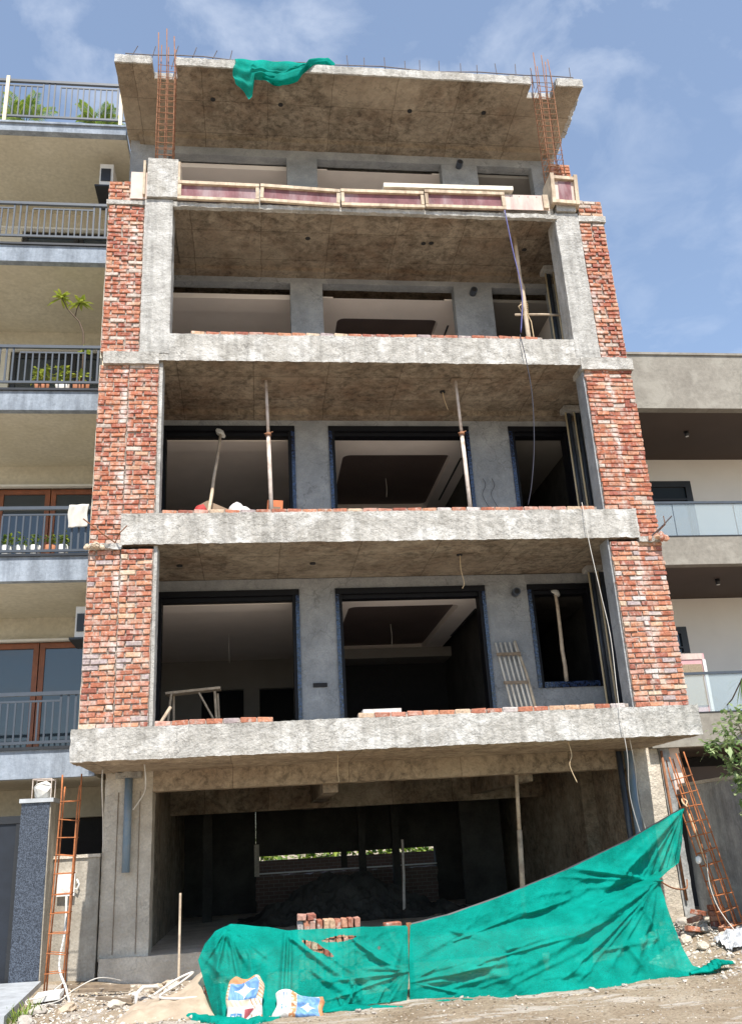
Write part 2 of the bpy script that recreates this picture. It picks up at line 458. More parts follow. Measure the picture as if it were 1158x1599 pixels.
def wallbrick(name, c1, c2, mort):
    m, nt, b = newmat(name)
    g = nd(nt, 'ShaderNodeNewGeometry')
    sp = nd(nt, 'ShaderNodeSeparateXYZ', {0: g.outputs['Position']})
    cb = nd(nt, 'ShaderNodeCombineXYZ', {0: sp.outputs[0], 1: sp.outputs[2]})
    bt = nd(nt, 'ShaderNodeTexBrick', {'Vector': cb.outputs[0], 'Color1': c1, 'Color2': c2, 'Mortar': mort, 'Scale': 1.0,
                                       'Mortar Size': 0.008, 'Brick Width': 0.24, 'Row Height': 0.085})
    link(nt, bt.outputs[0], b.inputs['Base Color'])
    b.inputs['Roughness'].default_value = 0.9
    return m


M['far_brick'] = wallbrick('far_brickwork', (0.16, 0.10, 0.08), (0.12, 0.08, 0.065), (0.19, 0.17, 0.155))


# ------------------------------------------------------------------ mesh helpers
class B:
    def __init__(s):
        s.v, s.f, s.m = [], [], []

    def add(s, vs_, fs, mi=0):
        k = len(s.v)
        s.v += [tuple(p) for p in vs_]
        s.f += [tuple(i + k for i in f) for f in fs]
        s.m += [mi] * len(fs)
        return s

    def box(s, x0, x1, y0, y1, z0, z1, mi=0, rot=None, org=None):
        vs_ = [Vector(p) for p in ((x0, y0, z0), (x1, y0, z0), (x1, y1, z0), (x0, y1, z0), (x0, y0, z1), (x1, y0, z1), (x1, y1, z1), (x0, y1, z1))]
        if rot is not None:
            o = Vector(org if org else ((x0 + x1) / 2, (y0 + y1) / 2, (z0 + z1) / 2))
            vs_ = [rot @ (p - o) + o for p in vs_]
        return s.add(vs_, [(0, 3, 2, 1), (4, 5, 6, 7), (0, 1, 5, 4), (1, 2, 6, 5), (2, 3, 7, 6), (3, 0, 4, 7)], mi)

    def tube(s, pts, r, n=8, mi=0, cap=True):
        pts = [Vector(p) for p in pts]
        rs = r if isinstance(r, (list, tuple)) else [r] * len(pts)
        vs_, fs = [], []
        ref = None
        for i, p in enumerate(pts):
            d = (pts[min(i + 1, len(pts) - 1)] - pts[max(i - 1, 0)])
            if d.length < 1e-9:
                d = Vector((0, 0, 1))
            d.normalize()
            if ref is None:
                ref = Vector((1, 0, 0)) if abs(d.x) < 0.8 else Vector((0, 1, 0))
            a = (ref - d * ref.dot(d)).normalized()
            ref = a
            bb = d.cross(a)
            for k in range(n):
                t = 2 * math.pi * k / n
                vs_.append(p + (a * math.cos(t) + bb * math.sin(t)) * rs[i])
        for i in range(len(pts) - 1):
            for k in range(n):
                fs.append((i * n + k, i * n + (k + 1) % n, (i + 1) * n + (k + 1) % n, (i + 1) * n + k))
        if cap:
            fs.append(tuple(reversed(range(n))))
            fs.append(tuple((len(pts) - 1) * n + k for k in range(n)))
        return s.add(vs_, fs, mi)

    def rough(s, x0, x1, y0, y1, z0, z1, res=0.08, amp=0.015, freq=2.5, seed=0, mi=0, mib=None, mit=None):
        """box whose faces are cut into a grid and pushed about by noise (worn cast concrete)"""
        lo, hi = Vector((x0, y0, z0)), Vector((x1, y1, z1))
        off = Vector((seed * 7.3, seed * 3.1, seed * 5.7))

        def disp(p):
            a = noise.noise_vector((p + off) * freq) * amp * 0.5
            a += noise.noise_vector((p + off) * freq * 4.1) * amp * 0.55
            a += noise.noise_vector((p + off) * freq * 11) * amp * 0.45
            return p + a
        sz = hi - lo
        cnt = [max(1, min(240, int(round(sz[i] / res)))) for i in range(3)]
        for ax in range(3):
            u, w = (ax + 1) % 3, (ax + 2) % 3
            for side in (0, 1):
                nu, nw = cnt[u], cnt[w]
                vs_, fs = [], []
                for i in range(nu + 1):
                    for j in range(nw + 1):
                        p = Vector((0, 0, 0))
                        p[ax] = hi[ax] if side else lo[ax]
                        p[u] = lo[u] + sz[u] * i / nu
                        p[w] = lo[w] + sz[w] * j / nw
                        vs_.append(disp(p))
                for i in range(nu):
                    for j in range(nw):
                        q = (i * (nw + 1) + j, (i + 1) * (nw + 1) + j, (i + 1) * (nw + 1) + j + 1, i * (nw + 1) + j + 1)
                        fs.append(q if side else tuple(reversed(q)))
                k = mi
                if ax == 2 and not side and mib is not None:
                    k = mib
                if ax == 2 and side and mit is not None:
                    k = mit
                s.add(vs_, fs, k)
        return s

    def grid(s, fn, nu, nv, mi=0, skip=None, mfn=None):
        vs_ = [fn(i / nu, j / nv) for i in range(nu + 1) for j in range(nv + 1)]
        k = len(s.v)
        s.v += [tuple(p) for p in vs_]
        for i in range(nu):
            for j in range(nv):
                if skip and skip((i + .5) / nu, (j + .5) / nv):
                    continue
                s.f.append((k + i * (nv + 1) + j, k + (i + 1) * (nv + 1) + j, k + (i + 1) * (nv + 1) + j + 1, k + i * (nv + 1) + j + 1))
                s.m.append(mfn((i + .5) / nu, (j + .5) / nv) if mfn else mi)
        return s

    def mesh(s, name, mats, org=(0, 0, 0), smooth=False):
        me = bpy.data.meshes.new(name)
        o = Vector(org)
        me.from_pydata([Vector(p) - o for p in s.v], [], s.f)
        for m in (mats if isinstance(mats, (list, tuple)) else [mats]):
            me.materials.append(M[m])
        me.polygons.foreach_set('material_index', s.m)
        if smooth:
            me.polygons.foreach_set('use_smooth', [True] * len(me.polygons))
        me.update()
        return me

    def build(s, name, mats, parent=None, org=None, smooth=False, merge=False):
        if org is None:
            org = worldloc(parent) if parent else (0, 0, 0)
        me = s.mesh(name, mats, org, smooth)
        if merge:
            bm = bmesh.new()
            bm.from_mesh(me)
            bmesh.ops.remove_doubles(bm, verts=bm.verts, dist=0.0008)
            bmesh.ops.recalc_face_normals(bm, faces=bm.faces)
            for e in bm.edges:
                if len(e.link_faces) == 2 and e.calc_face_angle(0) > 0.6:
                    e.smooth = False
            bm.to_mesh(me)
            bm.free()
        return place(name, me, parent, org)


WL = {}


def worldloc(o):
    return WL.get(o.name, Vector((0, 0, 0)))


def place(name, me, parent=None, loc=(0, 0, 0), rot=None, scale=None):
    o = bpy.data.objects.new(name, me)
    C.objects.link(o)
    loc = Vector(loc)
    if parent:
        o.parent = parent
        o.location = loc - worldloc(parent)
    else:
        o.location = loc
    WL[o.name] = loc
    if rot:
        o.rotation_euler = rot
    if scale:
        o.scale = scale
    return o


def tag(o, label=None, cat=None, group=None, kind=None):
    if label:
        o['label'] = label
    if cat:
        o['category'] = cat
    if group:
        o['group'] = group
    if kind:
        o['kind'] = kind
    return o


def thing(name, loc, label, cat, group=None):
    o = place(name, None, None, loc)
    o.empty_display_size = 0.2
    return tag(o, label, cat, group)


def sm(a, b_, x):
    t = max(0.0, min(1.0, (x - a) / (b_ - a)))
    return t * t * (3 - 2 * t)


def interp(tab, t):
    for (a, va), (b_, vb) in zip(tab, tab[1:]):
        if t <= b_:
            k = (t - a) / (b_ - a) if b_ > a else 0
            return va + (vb - va) * k
    return tab[-1][1]


def polyat(pts, t):
    """point at fraction t (by length) of a 3-D polyline"""
    ls = [(Vector(b_) - Vector(a)).length for a, b_ in zip(pts, pts[1:])]
    d = t * sum(ls)
    for (a, b_), l in zip(zip(pts, pts[1:]), ls):
        if d <= l or l == ls[-1] and b_ is pts[-1]:
            return Vector(a).lerp(Vector(b_), min(1, d / l if l else 0))
        d -= l
    return Vector(pts[-1])


# ================================================================== GROUND
def gz(x, y):
    z = -0.30
    z += 0.30 * sm(3.5, 4.7, x) * sm(-1.6, -0.2, y)              # rubble mound by the right-hand wall
    z += 0.10 * sm(-3.6, -5.2, x) * sm(-1.2, 0.8, y)
    z += 0.05 * math.exp(-((x + 3.0) ** 2 / 0.8 + (y + 0.1) ** 2 / 1.2))
    f = max(0.0, 1 - max(abs(x), abs(y + 1)) / 14)
    z += f * (0.035 * noise.noise(Vector((x * 0.9, y * 0.9, 1.3))) + 0.02 * noise.noise(Vector((x * 3.3, y * 3.3, 4.1))) + 0.010 * noise.noise(Vector((x * 9, y * 9, 8.1))))
    return z


def make_ground():
    def axis(lo, hi, fine, far):
        a = [lo + (hi - lo) * i / fine for i in range(fine + 1)]
        pre, post = [], []
        d = 0.6
        p = a[0]
        while p > -far:
            p -= d
            d *= 1.5
            pre.append(p)
        d = 0.6
        p = a[-1]
        while p < far:
            p += d
            d *= 1.5
            post.append(p)
        return pre[::-1] + a + post
    xs, ys = axis(-7, 7, 230, 1500), axis(-5.5, 2.2, 130, 1500)
    b = B()
    b.v = [(x, y, gz(x, y)) for x in xs for y in ys]
    n = len(ys)
    for i in range(len(xs) - 1):
        for j in range(n - 1):
            b.f.append((i * n + j, (i + 1) * n + j, (i + 1) * n + j + 1, i * n + j + 1))
            b.m.append(0)
    return tag(b.build('ground', 'dirt', smooth=True), kind='structure')


ground = make_ground()

# ================================================================== THE UNFINISHED BUILDING
bld = thing('unfinished_building', (0, 0, 0), 'four storey raw concrete and red brick building shell with open balconies, between two finished houses', 'building')
CEIL = [2.74, 5.95, 9.17, 12.37, 15.60]      # undersides of the slabs over ground .. 4th storey
TOPS = [3.21, 6.46, 9.69, 12.78]


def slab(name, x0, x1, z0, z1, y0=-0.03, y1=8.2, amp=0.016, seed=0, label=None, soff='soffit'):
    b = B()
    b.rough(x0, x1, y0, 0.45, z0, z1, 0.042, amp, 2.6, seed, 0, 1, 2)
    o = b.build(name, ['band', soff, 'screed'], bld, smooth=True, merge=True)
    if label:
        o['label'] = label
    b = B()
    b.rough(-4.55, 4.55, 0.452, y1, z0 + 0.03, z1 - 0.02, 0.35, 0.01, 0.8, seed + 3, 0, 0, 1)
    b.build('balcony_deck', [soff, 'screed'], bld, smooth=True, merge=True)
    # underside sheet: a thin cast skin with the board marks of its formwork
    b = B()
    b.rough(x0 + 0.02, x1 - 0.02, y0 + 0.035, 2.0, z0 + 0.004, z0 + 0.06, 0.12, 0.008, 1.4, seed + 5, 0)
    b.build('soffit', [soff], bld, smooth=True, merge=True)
    return o


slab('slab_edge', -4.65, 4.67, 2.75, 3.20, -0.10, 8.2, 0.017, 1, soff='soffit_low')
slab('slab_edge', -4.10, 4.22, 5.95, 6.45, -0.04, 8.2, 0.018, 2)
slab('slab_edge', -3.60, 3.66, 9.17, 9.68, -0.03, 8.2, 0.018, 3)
# thin projecting ledge of the third slab, its full width
for (x0, x1) in ((-4.50, -3.602), (3.662, 4.62)):
    b = B().rough(x0, x1, -0.06, 0.40, 9.08, 9.31, 0.05, 0.018, 3.0, 14)
    b.build('slab_ledge', ['band'], bld, smooth=True, merge=True)
b = B().rough(-4.56, -4.08, -0.05, 0.35, 5.885, 5.97, 0.05, 0.03, 4.0, 15)
b.build('broken_ledge', ['band'], bld, smooth=True, merge=True)
b = B().rough(4.2, 4.60, -0.05, 0.35, 5.87, 5.96, 0.05, 0.03, 4.0, 16)
b.build('broken_ledge', ['band'], bld, smooth=True, merge=True)
# fourth slab behind the shutter boards
b = B().rough(-3.45, 3.60, 0.02, 0.45, 12.36, 12.76, 0.1, 0.008, 2, 17)
b.build('slab_edge', ['column'], bld, smooth=True, merge=True)
b = B().rough(-4.55, 4.55, 0.452, 8.2, 12.40, 12.76, 0.35, 0.01, 0.8, 18, 0, 0, 1)
b.build('balcony_deck', ['soffit', 'screed'], bld, smooth=True, merge=True)
b = B().rough(-3.46, 3.60, 0.03, 2.0, 12.352, 12.40, 0.12, 0.008, 1.4, 19)
b.build('soffit', ['soffit'], bld, smooth=True, merge=True)
b = B().rough(-3.44, 3.62, -0.06, 0.03, 12.27, 12.36, 0.05, 0.02, 3.5, 20)
b.build('slab_lip', ['band'], bld, smooth=True, merge=True)


# roof slab with notches where the column bars pass
def roof():
    def sheet(mat, z0, z1, seed, name):
        b = B()
        for (x0, x1, y0, y1) in ((-4.60, -3.90, 0.0, 0.36), (-3.46, 3.54, 0.0, 0.36), (4.06, 4.62, 0.0, 0.36), (-4.60, 4.60, 0.36, 2.35)):
            b.rough(x0, x1, y0, y1, z0, z1, 0.09, 0.014, 2.2, seed, 0)
        return b.build(name, [mat], bld, smooth=True, merge=True)
    sheet('column', 15.625, 15.76, 4, 'roof_slab')
    sheet('soffit', 15.60, 15.62, 4, 'roof_soffit')
    b = B()
    for (x0, x1) in ((-4.60, -3.92), (-3.45, 3.53), (4.08, 4.62)):
        b.rough(x0, x1, -0.025, 0.01, 15.585, 15.775, 0.06, 0.014, 3.2, 21)
    b.build('roof_edge', ['band'], bld, smooth=True, merge=True)
    for k in range(11):
        y0 = 0.35 + k * 0.18
        w = 0.03 + 0.10 * abs(noise.noise(Vector((k * 1.7, 3.3, 1)))) + 0.02 * k / 3
        B().rough(4.58, 4.60 + w, y0, y0 + 0.175, 15.61, 15.74, 0.05, 0.03, 6, k).build('broken_edge', ['column'], bld, merge=True)
    b = B().rough(-4.55, 4.72, 2.36, 8.2, 15.60, 15.76, 0.4, 0.01, 1, 5)
    b.build('roof_slab', ['column'], bld, merge=True)


roof()


# ---- brick piers --------------------------------------------------
def brick_mesh(l, seed):
    rnd = random.Random(seed)
    bm = bmesh.new()
    bmesh.ops.create_cube(bm, size=1.0)
    for v in bm.verts:
        v.co = Vector((v.co.x * l, v.co.y * 0.11, v.co.z * 0.070))
    bmesh.ops.bevel(bm, geom=bm.edges[:], offset=0.008, segments=1, affect='EDGES')
    for v in bm.verts:
        v.co += Vector((rnd.uniform(-.008, .008), rnd.uniform(-.006, .006), rnd.uniform(-.005, .005)))
    me = bpy.data.meshes.new('brick')
    bm.to_mesh(me)
    bm.free()
    return me


LONG, HALF = 0.226, 0.106
BR = {'l': [brick_mesh(LONG, i) for i in range(5)], 'h': [brick_mesh(HALF, 20 + i) for i in range(4)]}
for k in BR:
    for me in BR[k]:
        me.materials.append(M['brick'])


def courses(x0, x1, z0, z1, yface, rnd, flip=0):
    """list of (kind, x, y, z, sx, rot) for one stack of bricks"""
    out = []
    n = int(round((z1 - z0) / 0.0835))
    h = (z1 - z0) / n
    w = x1 - x0
    for i in range(n):
        z = z0 + (i + .5) * h
        p = ['l', 'l'] if (i + flip) % 2 == 0 else ['h', 'l', 'h']
        if w > 0.6:
            p = ['l', 'l', 'h'] if (i + flip) % 2 == 0 else ['h', 'l', 'l']
        if rnd.random() < 0.12:
            rnd.shuffle(p)
        nat = sum(LONG if c == 'l' else HALF for c in p)
        gap = (w - nat) / len(p)
        x = x0 + gap / 2 + rnd.uniform(-.006, .006)
        for c in p:
            l = LONG if c == 'l' else HALF
            sx = 1 + rnd.uniform(-.09, .04)
            out.append((c, x + l / 2, yface + 0.055 + rnd.uniform(-.011, .011), z + rnd.uniform(-.005, .005), sx,
                        (rnd.uniform(-.03, .03), rnd.uniform(-.028, .028), rnd.uniform(-.04, .04)), 1 + rnd.uniform(-.14, .05)))
            x += l + gap
    return out


def pier(x0, x1, z0, z1, parts, singles, seed, depth=0.36, rec=0.027):
    """mortar core with bricks laid in front of it; parts = [(x0, x1, yface)]"""
    rnd = random.Random(seed)
    b = B()
    for (a, c, yf) in parts:
        b.rough(a + 0.002, c - 0.002, yf + rec, depth, z0, z1, 0.05, 0.006, 9, seed)
    core = b.build('brick_pier', ['mortar'], bld, smooth=True, merge=True)
    res = []
    for k, (a, c, yf) in enumerate(parts):
        res += courses(a, c, z0, z1, yf, rnd, k)
    if singles:
        for (c, x, y, z, sx, rot, sz) in res:
            place('brick', rnd.choice(BR[c]), core, (x, y, z), rot, (sx, 1, sz))
        return []
    return res


many = []
ZB = (3.20, 5.90)
pier(-4.575, -3.60, 3.20, 5.885, [(-4.578, -4.095, 0.0), (-4.093, -3.605, -0.025)], True, 11)
pier(3.70, 4.58, 3.20, 5.89, [(3.70, 4.165, -0.025), (4.167, 4.58, 0.0)], True, 12)
many += pier(-4.575, -3.60, 6.45, 9.09, [(-4.565, -4.085, 0.0), (-4.083, -3.60, -0.02)], False, 13)
many += pier(3.70, 4.58, 6.45, 9.10, [(3.72, 4.155, -0.02), (4.157, 4.58, 0.0)], False, 14)
many += pier(-4.575, -3.91, 9.31, 12.30, [(-4.565, -3.935, 0.0)], False, 15, rec=0.026)
many += pier(4.06, 4.58, 9.31, 12.26, [(4.055, 4.575, 0.0)], False, 16, rec=0.035)
many += pier(-4.57, -4.2, 12.40, 12.82, [(-4.575, -4.09, 0.0)], False, 17)
many += pier(4.10, 4.58, 12.40, 12.77, [(4.105, 4.585, 0.0)], False, 18)
many += pier(-4.57, -4.1, 5.97, 6.45, [(-4.57, -4.09, 0.0)], False, 19)
many += pier(4.2, 4.58, 5.96, 6.45, [(4.205, 4.58, 0.0)], False, 20)
# lintel course concrete between the top brick courses
b = B().rough(-4.60, -3.92, -0.02, 0.30, 12.31, 12.395, 0.05, 0.012, 4, 33)
b.build('pier_capping', ['band'], bld, smooth=True, merge=True)
b = B().rough(4.05, 4.60, -0.02, 0.30, 12.27, 12.395, 0.05, 0.012, 4, 34)
b.build('pier_capping', ['band'], bld, smooth=True, merge=True)
# remains of brickwork at the ends of the top storey
many += pier(4.3, 4.8, 13.0, 15.25, [(4.42, 4.90, 1.80)], False, 23, 2.0)


def join_bricks(items, name, parent, mat):
    b = B()
    rnd = random.Random(5)
    for (c, x, y, z, sx, rot, sz) in items:
        me = rnd.choice(BR[c])
        mtx = Matrix.Translation((x, y, z)) @ Matrix.Rotation(rot[2], 4, 'Z') @ Matrix.Rotation(rot[1], 4, 'Y') @ Matrix.Rotation(rot[0], 4, 'X') @ Matrix.Diagonal((sx, 1, sz, 1))
        b.add([mtx @ v.co for v in me.vertices], [tuple(p.vertices) for p in me.polygons])
    o = b.build(name, [mat], parent)
    o['kind'] = 'stuff'
    return o


join_bricks(many, 'upper_brick_courses', bld, 'brick_many')


# plaster jambs beside the piers
for (x0, x1, z0, z1) in ((-3.603, -3.55, 3.2, 5.95), (3.672, 3.697, 3.2, 5.95), (-3.598, -3.545, 6.45, 9.17), (3.69, 3.717, 6.45, 9.17)):
    B().rough(x0, x1, 0.03, 0.37, z0, z1, 0.06, 0.004, 3, int(z0 * 3 + x0)).build('plaster_jamb', ['column' if x0 < 0 else 'plaster'], bld, smooth=True, merge=True)
# third storey columns
for (x0, x1) in ((-3.93, -3.445), (3.60, 4.05)):
    B().rough(x0, x1, -0.035, 0.40, 9.30, 12.42, 0.07, 0.010, 2.2, int(x0 * 10)).build('column', ['column'], bld, smooth=True, merge=True)
# column head on the left, freshly stripped
B().rough(-3.90, -3.36, -0.09, 0.42, 12.44, 13.28, 0.06, 0.012, 2.5, 41).build('column_head', ['band'], bld, smooth=True, merge=True)
B().rough(-4.19, -3.905, -0.04, 0.30, 12.42, 13.0, 0.06, 0.008, 2.5, 42).build('column_bracket', ['ply_pale'], bld, smooth=True, merge=True)
# side walls closing the balconies
for (x0, x1) in ((-4.56, -4.36), (4.36, 4.56)):
    for z0, z1 in ((3.18, 5.96), (6.43, 9.18), (9.66, 12.38)):
        B().rough(x0, x1, 0.37, 2.15, z0, z1, 0.2, 0.006, 1.5, 3).build('side_wall', ['plaster'], bld, merge=True)

# ---- back walls of the balconies with their openings -----------------
OPEN = [(-3.78, -1.30), (-0.655, 2.06), (2.86, 4.10)]
WY0, WY1 = 2.02, 2.25


def storey(zf, zc, frames, ztop, sill3=None, fl=1):
    edges = [-4.55] + [e for o in OPEN for e in o] + [4.55]
    for i in range(0, len(edges), 2):
        x0, x1 = edges[i], edges[i + 1]
        if x1 - x0 < 0.05:
            continue
        B().rough(x0, x1, WY0, WY1, zf, ztop, 0.12, 0.006, 1.6, i + int(zf)).build('plaster_pier', ['plaster'], bld, smooth=True, merge=True)
    B().rough(-4.55, 4.55, WY0 - 0.003, WY1, ztop + 0.001, zc + 0.02, 0.12, 0.007, 1.6, int(zf) + 9).build('lintel', ['plaster'], bld, smooth=True, merge=True)
    if sill3:
        B().rough(2.862, 4.098, WY0, WY1, zf, sill3, 0.12, 0.005, 1.6, 4).build('apron_wall', ['plaster'], bld, smooth=True, merge=True)
    if frames:
        for k, (x0, x1) in enumerate(OPEN):
            b0 = sill3 if (k == 2 and sill3) else zf
            for sgn, xe in ((1, x0), (-1, x1)):
                a, c, d_ = xe - sgn * 0.004, xe + sgn * 0.062, xe + sgn * 0.115
                B().box(min(a, c), max(a, c), WY0 - 0.035, WY1 + 0.02, b0, ztop - 0.1).build('frame_jamb', ['granite'], bld)
                B().box(min(c, d_) + 0.0005, max(c, d_) - 0.0005, WY0 - 0.010, WY1 + 0.021, b0, ztop - 0.1).build('frame_rebate', ['frame_black'], bld)
            B().box(x0 - 0.004, x1 + 0.004, WY0 - 0.038, WY1 + 0.02, ztop - 0.1, ztop + 0.004).build('frame_head', ['frame_black'], bld)
            # inner rebate of the frame
            B().box(x0 + 0.11, x1 - 0.11, WY0 + 0.05, WY1 + 0.02, ztop - 0.17, ztop - 0.102).build('frame_head', ['frame_black'], bld)
            if k == 2 and sill3:
                B().box(x0 + 0.111, x1 - 0.111, WY0 - 0.036, WY1 + 0.02, b0, b0 + 0.10).build('frame_sill', ['granite'], bld)


storey(3.20, 5.93, True, 5.745, 3.86)
storey(6.44, 9.15, True, 8.94)
storey(9.67, 12.35, False, 12.15)
storey(12.75, 15.59, False, 15.30)
for zc in (9.17, 12.37, 15.60):
    B().rough(-4.36, 4.36, 1.78, 2.022, zc - 0.10, zc + 0.02, 0.12, 0.010, 2, int(zc)).build('edge_beam', ['soffit'], bld, smooth=True, merge=True)

# ---- rooms behind -----------------------------------------------------
XW = [(-4.5, -4.3), (-1.02, -0.92), (2.40, 2.52), (4.3, 4.5)]


def ring_ceiling(x0, x1, y0, y1, z, hx0, hx1, hy0, hy1, rad, up):
    cx, cyy = (hx0 + hx1) / 2, (hy0 + hy1) / 2
    loop = []
    for (qx, qy, a0) in ((hx1 - rad, hy1 - rad, 0), (hx0 + rad, hy1 - rad, 90), (hx0 + rad, hy0 + rad, 180), (hx1 - rad, hy0 + rad, 270)):
        for i in range(7):
            a = R(a0 + i * 15)
            loop.append((qx + rad * math.cos(a), qy + rad * math.sin(a)))
    n = len(loop)
    outer = []
    for (px, py) in loop:
        dx_, dy_ = px - cx, py - cyy
        t = min(((x1 - cx) / dx_ if dx_ > 0 else (x0 - cx) / dx_) if abs(dx_) > 1e-6 else 1e9, ((y1 - cyy) / dy_ if dy_ > 0 else (y0 - cyy) / dy_) if abs(dy_) > 1e-6 else 1e9)
        outer.append((cx + dx_ * t, cyy + dy_ * t))
    b = B()
    vs_ = [(p[0], p[1], z) for p in loop] + [(p[0], p[1], z) for p in outer] + [(p[0], p[1], z + up) for p in loop]
    fs = []
    for i in range(n):
        j = (i + 1) % n
        fs.append((i, j, n + j, n + i))
        fs.append((i, 2 * n + i, 2 * n + j, j))
    b.add(vs_, fs, 0)
    # corners of the outer rectangle
    for (qx, qy) in ((x0, y0), (x1, y0), (x1, y1), (x0, y1)):
        b.box(min(qx, cx) if qx == x0 else qx - 0.5, (qx + 0.5) if qx == x0 else qx, (qy if qy == y0 else qy - 0.5), (qy + 0.5 if qy == y0 else qy), z + 0.002, z + 0.03, 0)
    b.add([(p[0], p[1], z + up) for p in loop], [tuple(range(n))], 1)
    return b


def rooms(zf, zc, dz, depth, tray, doors=True):
    wm = 'room_wall' if doors else 'room_ceiling'  # lower storeys take the shade-darkened wall paint, upper ones the pale paint
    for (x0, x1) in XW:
        B().box(x0, x1, WY1 + 0.001, depth, zf, zc).build('partition_wall', ['dim' if doors and x0 > 2 else wm], bld)  # right-hand room walls carry its shade in their dark colour
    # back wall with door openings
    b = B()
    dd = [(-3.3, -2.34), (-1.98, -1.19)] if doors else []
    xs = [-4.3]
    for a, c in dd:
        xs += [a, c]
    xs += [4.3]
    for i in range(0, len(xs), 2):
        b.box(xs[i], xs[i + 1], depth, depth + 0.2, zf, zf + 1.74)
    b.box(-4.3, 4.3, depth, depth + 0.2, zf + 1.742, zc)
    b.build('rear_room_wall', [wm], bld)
    B().box(-0.92, 4.3, depth - 0.08, depth - 0.001, zf, zc).build('room_shade_sheet', ['dark'], bld)  # added near-black sheet: the deep room's shade is put into its colour
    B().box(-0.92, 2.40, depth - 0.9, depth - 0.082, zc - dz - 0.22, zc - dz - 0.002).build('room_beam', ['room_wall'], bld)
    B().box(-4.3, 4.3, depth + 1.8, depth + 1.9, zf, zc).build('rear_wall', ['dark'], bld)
    z = zc - dz
    # false ceilings: flat at the left and right, a tray in the middle room
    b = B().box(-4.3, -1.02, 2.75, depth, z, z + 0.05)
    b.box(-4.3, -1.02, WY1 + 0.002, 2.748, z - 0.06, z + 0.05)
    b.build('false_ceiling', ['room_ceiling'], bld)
    B().box(2.52, 4.3, WY1 + 0.002, depth, z - 0.02, z + 0.05).build('false_ceiling', ['dim' if zf < 4 else 'room_wall'], bld)  # right ceiling's shade is put into its colour, darkest in the lowest storey
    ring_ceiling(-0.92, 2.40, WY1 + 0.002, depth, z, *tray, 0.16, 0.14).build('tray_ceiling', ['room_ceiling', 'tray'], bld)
    B().box(2.15, 2.19, 3.2, 5.6, z - 0.006, z + 0.01).build('ceiling_slot', ['black_metal'], bld)
    B().box(-4.3, 4.3, WY1, depth, zf - 0.001, zf + 0.012).build('room_floor', ['screed'], bld)


rooms(3.21, 5.95, 0.33, 7.6, (-0.33, 1.78, 2.85, 7.0))
rooms(6.46, 9.17, 0.36, 7.6, (-0.28, 1.95, 3.05, 6.2))
rooms(9.69, 12.37, 0.40, 7.6, (-0.27, 1.92, 3.0, 6.0), False)
rooms(12.78, 15.60, 0.38, 7.6, (-0.30, 1.95, 3.0, 6.0), False)

# ---- fan boxes and stub pipes in the soffits and walls -------------------
def disc(x, y, z, r=0.055):
    B().tube([(x, y, z - 0.012), (x, y, z + 0.03)], r, 12).build('ceiling_box', ['dark'], bld)


for (x, y, z) in ((-3.3, 1.1, 5.945), (-1.1, 1.1, 5.945), (1.35, 0.75, 5.945), (1.38, 1.0, 9.165), (-1.0, 0.85, 12.36), (1.25, 0.9, 12.36), (1.4, 0.88, 12.36), (3.3, 1.0, 12.36), (-1.45, 0.85, 15.60), (1.2, 0.85, 15.60), (2.75, 0.8, 15.60), (-2.8, 0.8, 15.60)):
    disc(x, y, z, 0.05)
for (x, z) in ((2.62, 5.62), (2.45, 12.02), (2.45, 15.28)):
    b = B().tube([(x, 1.86, z - 0.03), (x, 2.03, z - 0.03)], 0.07, 14).tube([(x, 1.858, z - 0.03), (x, 1.90, z - 0.03)], 0.05, 14, 1)
    b.build('pipe_stub', ['pipe_dark', 'dark'], bld)
for (x, z) in ((-0.98, 4.05), (-1.03, 6.86 + 0.36)):
    B().box(x - 0.12, x + 0.12, 1.998, 2.03, z - 0.035, z + 0.035).build('socket_box', ['dark'], bld)

# ---- pipes on the right of each balcony -------------------------------
for z0, z1 in ((3.21, 5.95), (6.46, 9.17), (9.69, 12.37)):
    for x, y, r, m in ((3.93, 1.66, 0.018, 'pipe_cream'), (4.00, 1.72, 0.055, 'pipe_dark'), (4.085, 1.62, 0.018, 'pipe_cream'), (4.17, 1.70, 0.06, 'pipe_dark'), (4.30, 1.6, 0.05, 'pipe_dark')):
        B().tube([(x, y, z0), (x, y, z1)], r, 10).build('drain_pipe', [m], bld, smooth=True)
    B().rough(3.86, 4.36, 1.52, 1.80, z1 - 0.09, z1 + 0.01, 0.06, 0.02, 5, int(z0)).build('pipe_patch', ['column'], bld, smooth=True, merge=True)

# ---- brick sills along the slab edges ---------------------------------
sill_me = [brick_mesh(0.226, 50 + i) for i in range(4)]
for me in sill_me:
    me.materials.append(M['brick_clean'])
rnd = random.Random(3)
for (xa, xb, z, y) in ((-3.52, -1.88, 3.205, -0.02), (-0.58, 3.60, 3.205, 0.0), (-3.5, 3.58, 6.455, 0.03), (-3.1, 3.05, 9.69, 0.03)):
    x = xa
    while x + 0.12 < xb:
        place('sill_brick', rnd.choice(sill_me), bld, (x + 0.118, y + 0.05 + rnd.uniform(-.008, .008), z + 0.038 + rnd.uniform(-.004, .004)),
              (rnd.uniform(-.02, .02), rnd.uniform(-.012, .012), rnd.uniform(-.03, .03)), (1, 1, 1.05))
        x += 0.243
    B().rough(xa, xb, y + 0.012, y + 0.12, z - 0.02, z + 0.066, 0.06, 0.005, 6, int(xa * 5)).build('sill_mortar', ['mortar'], bld, smooth=True, merge=True)

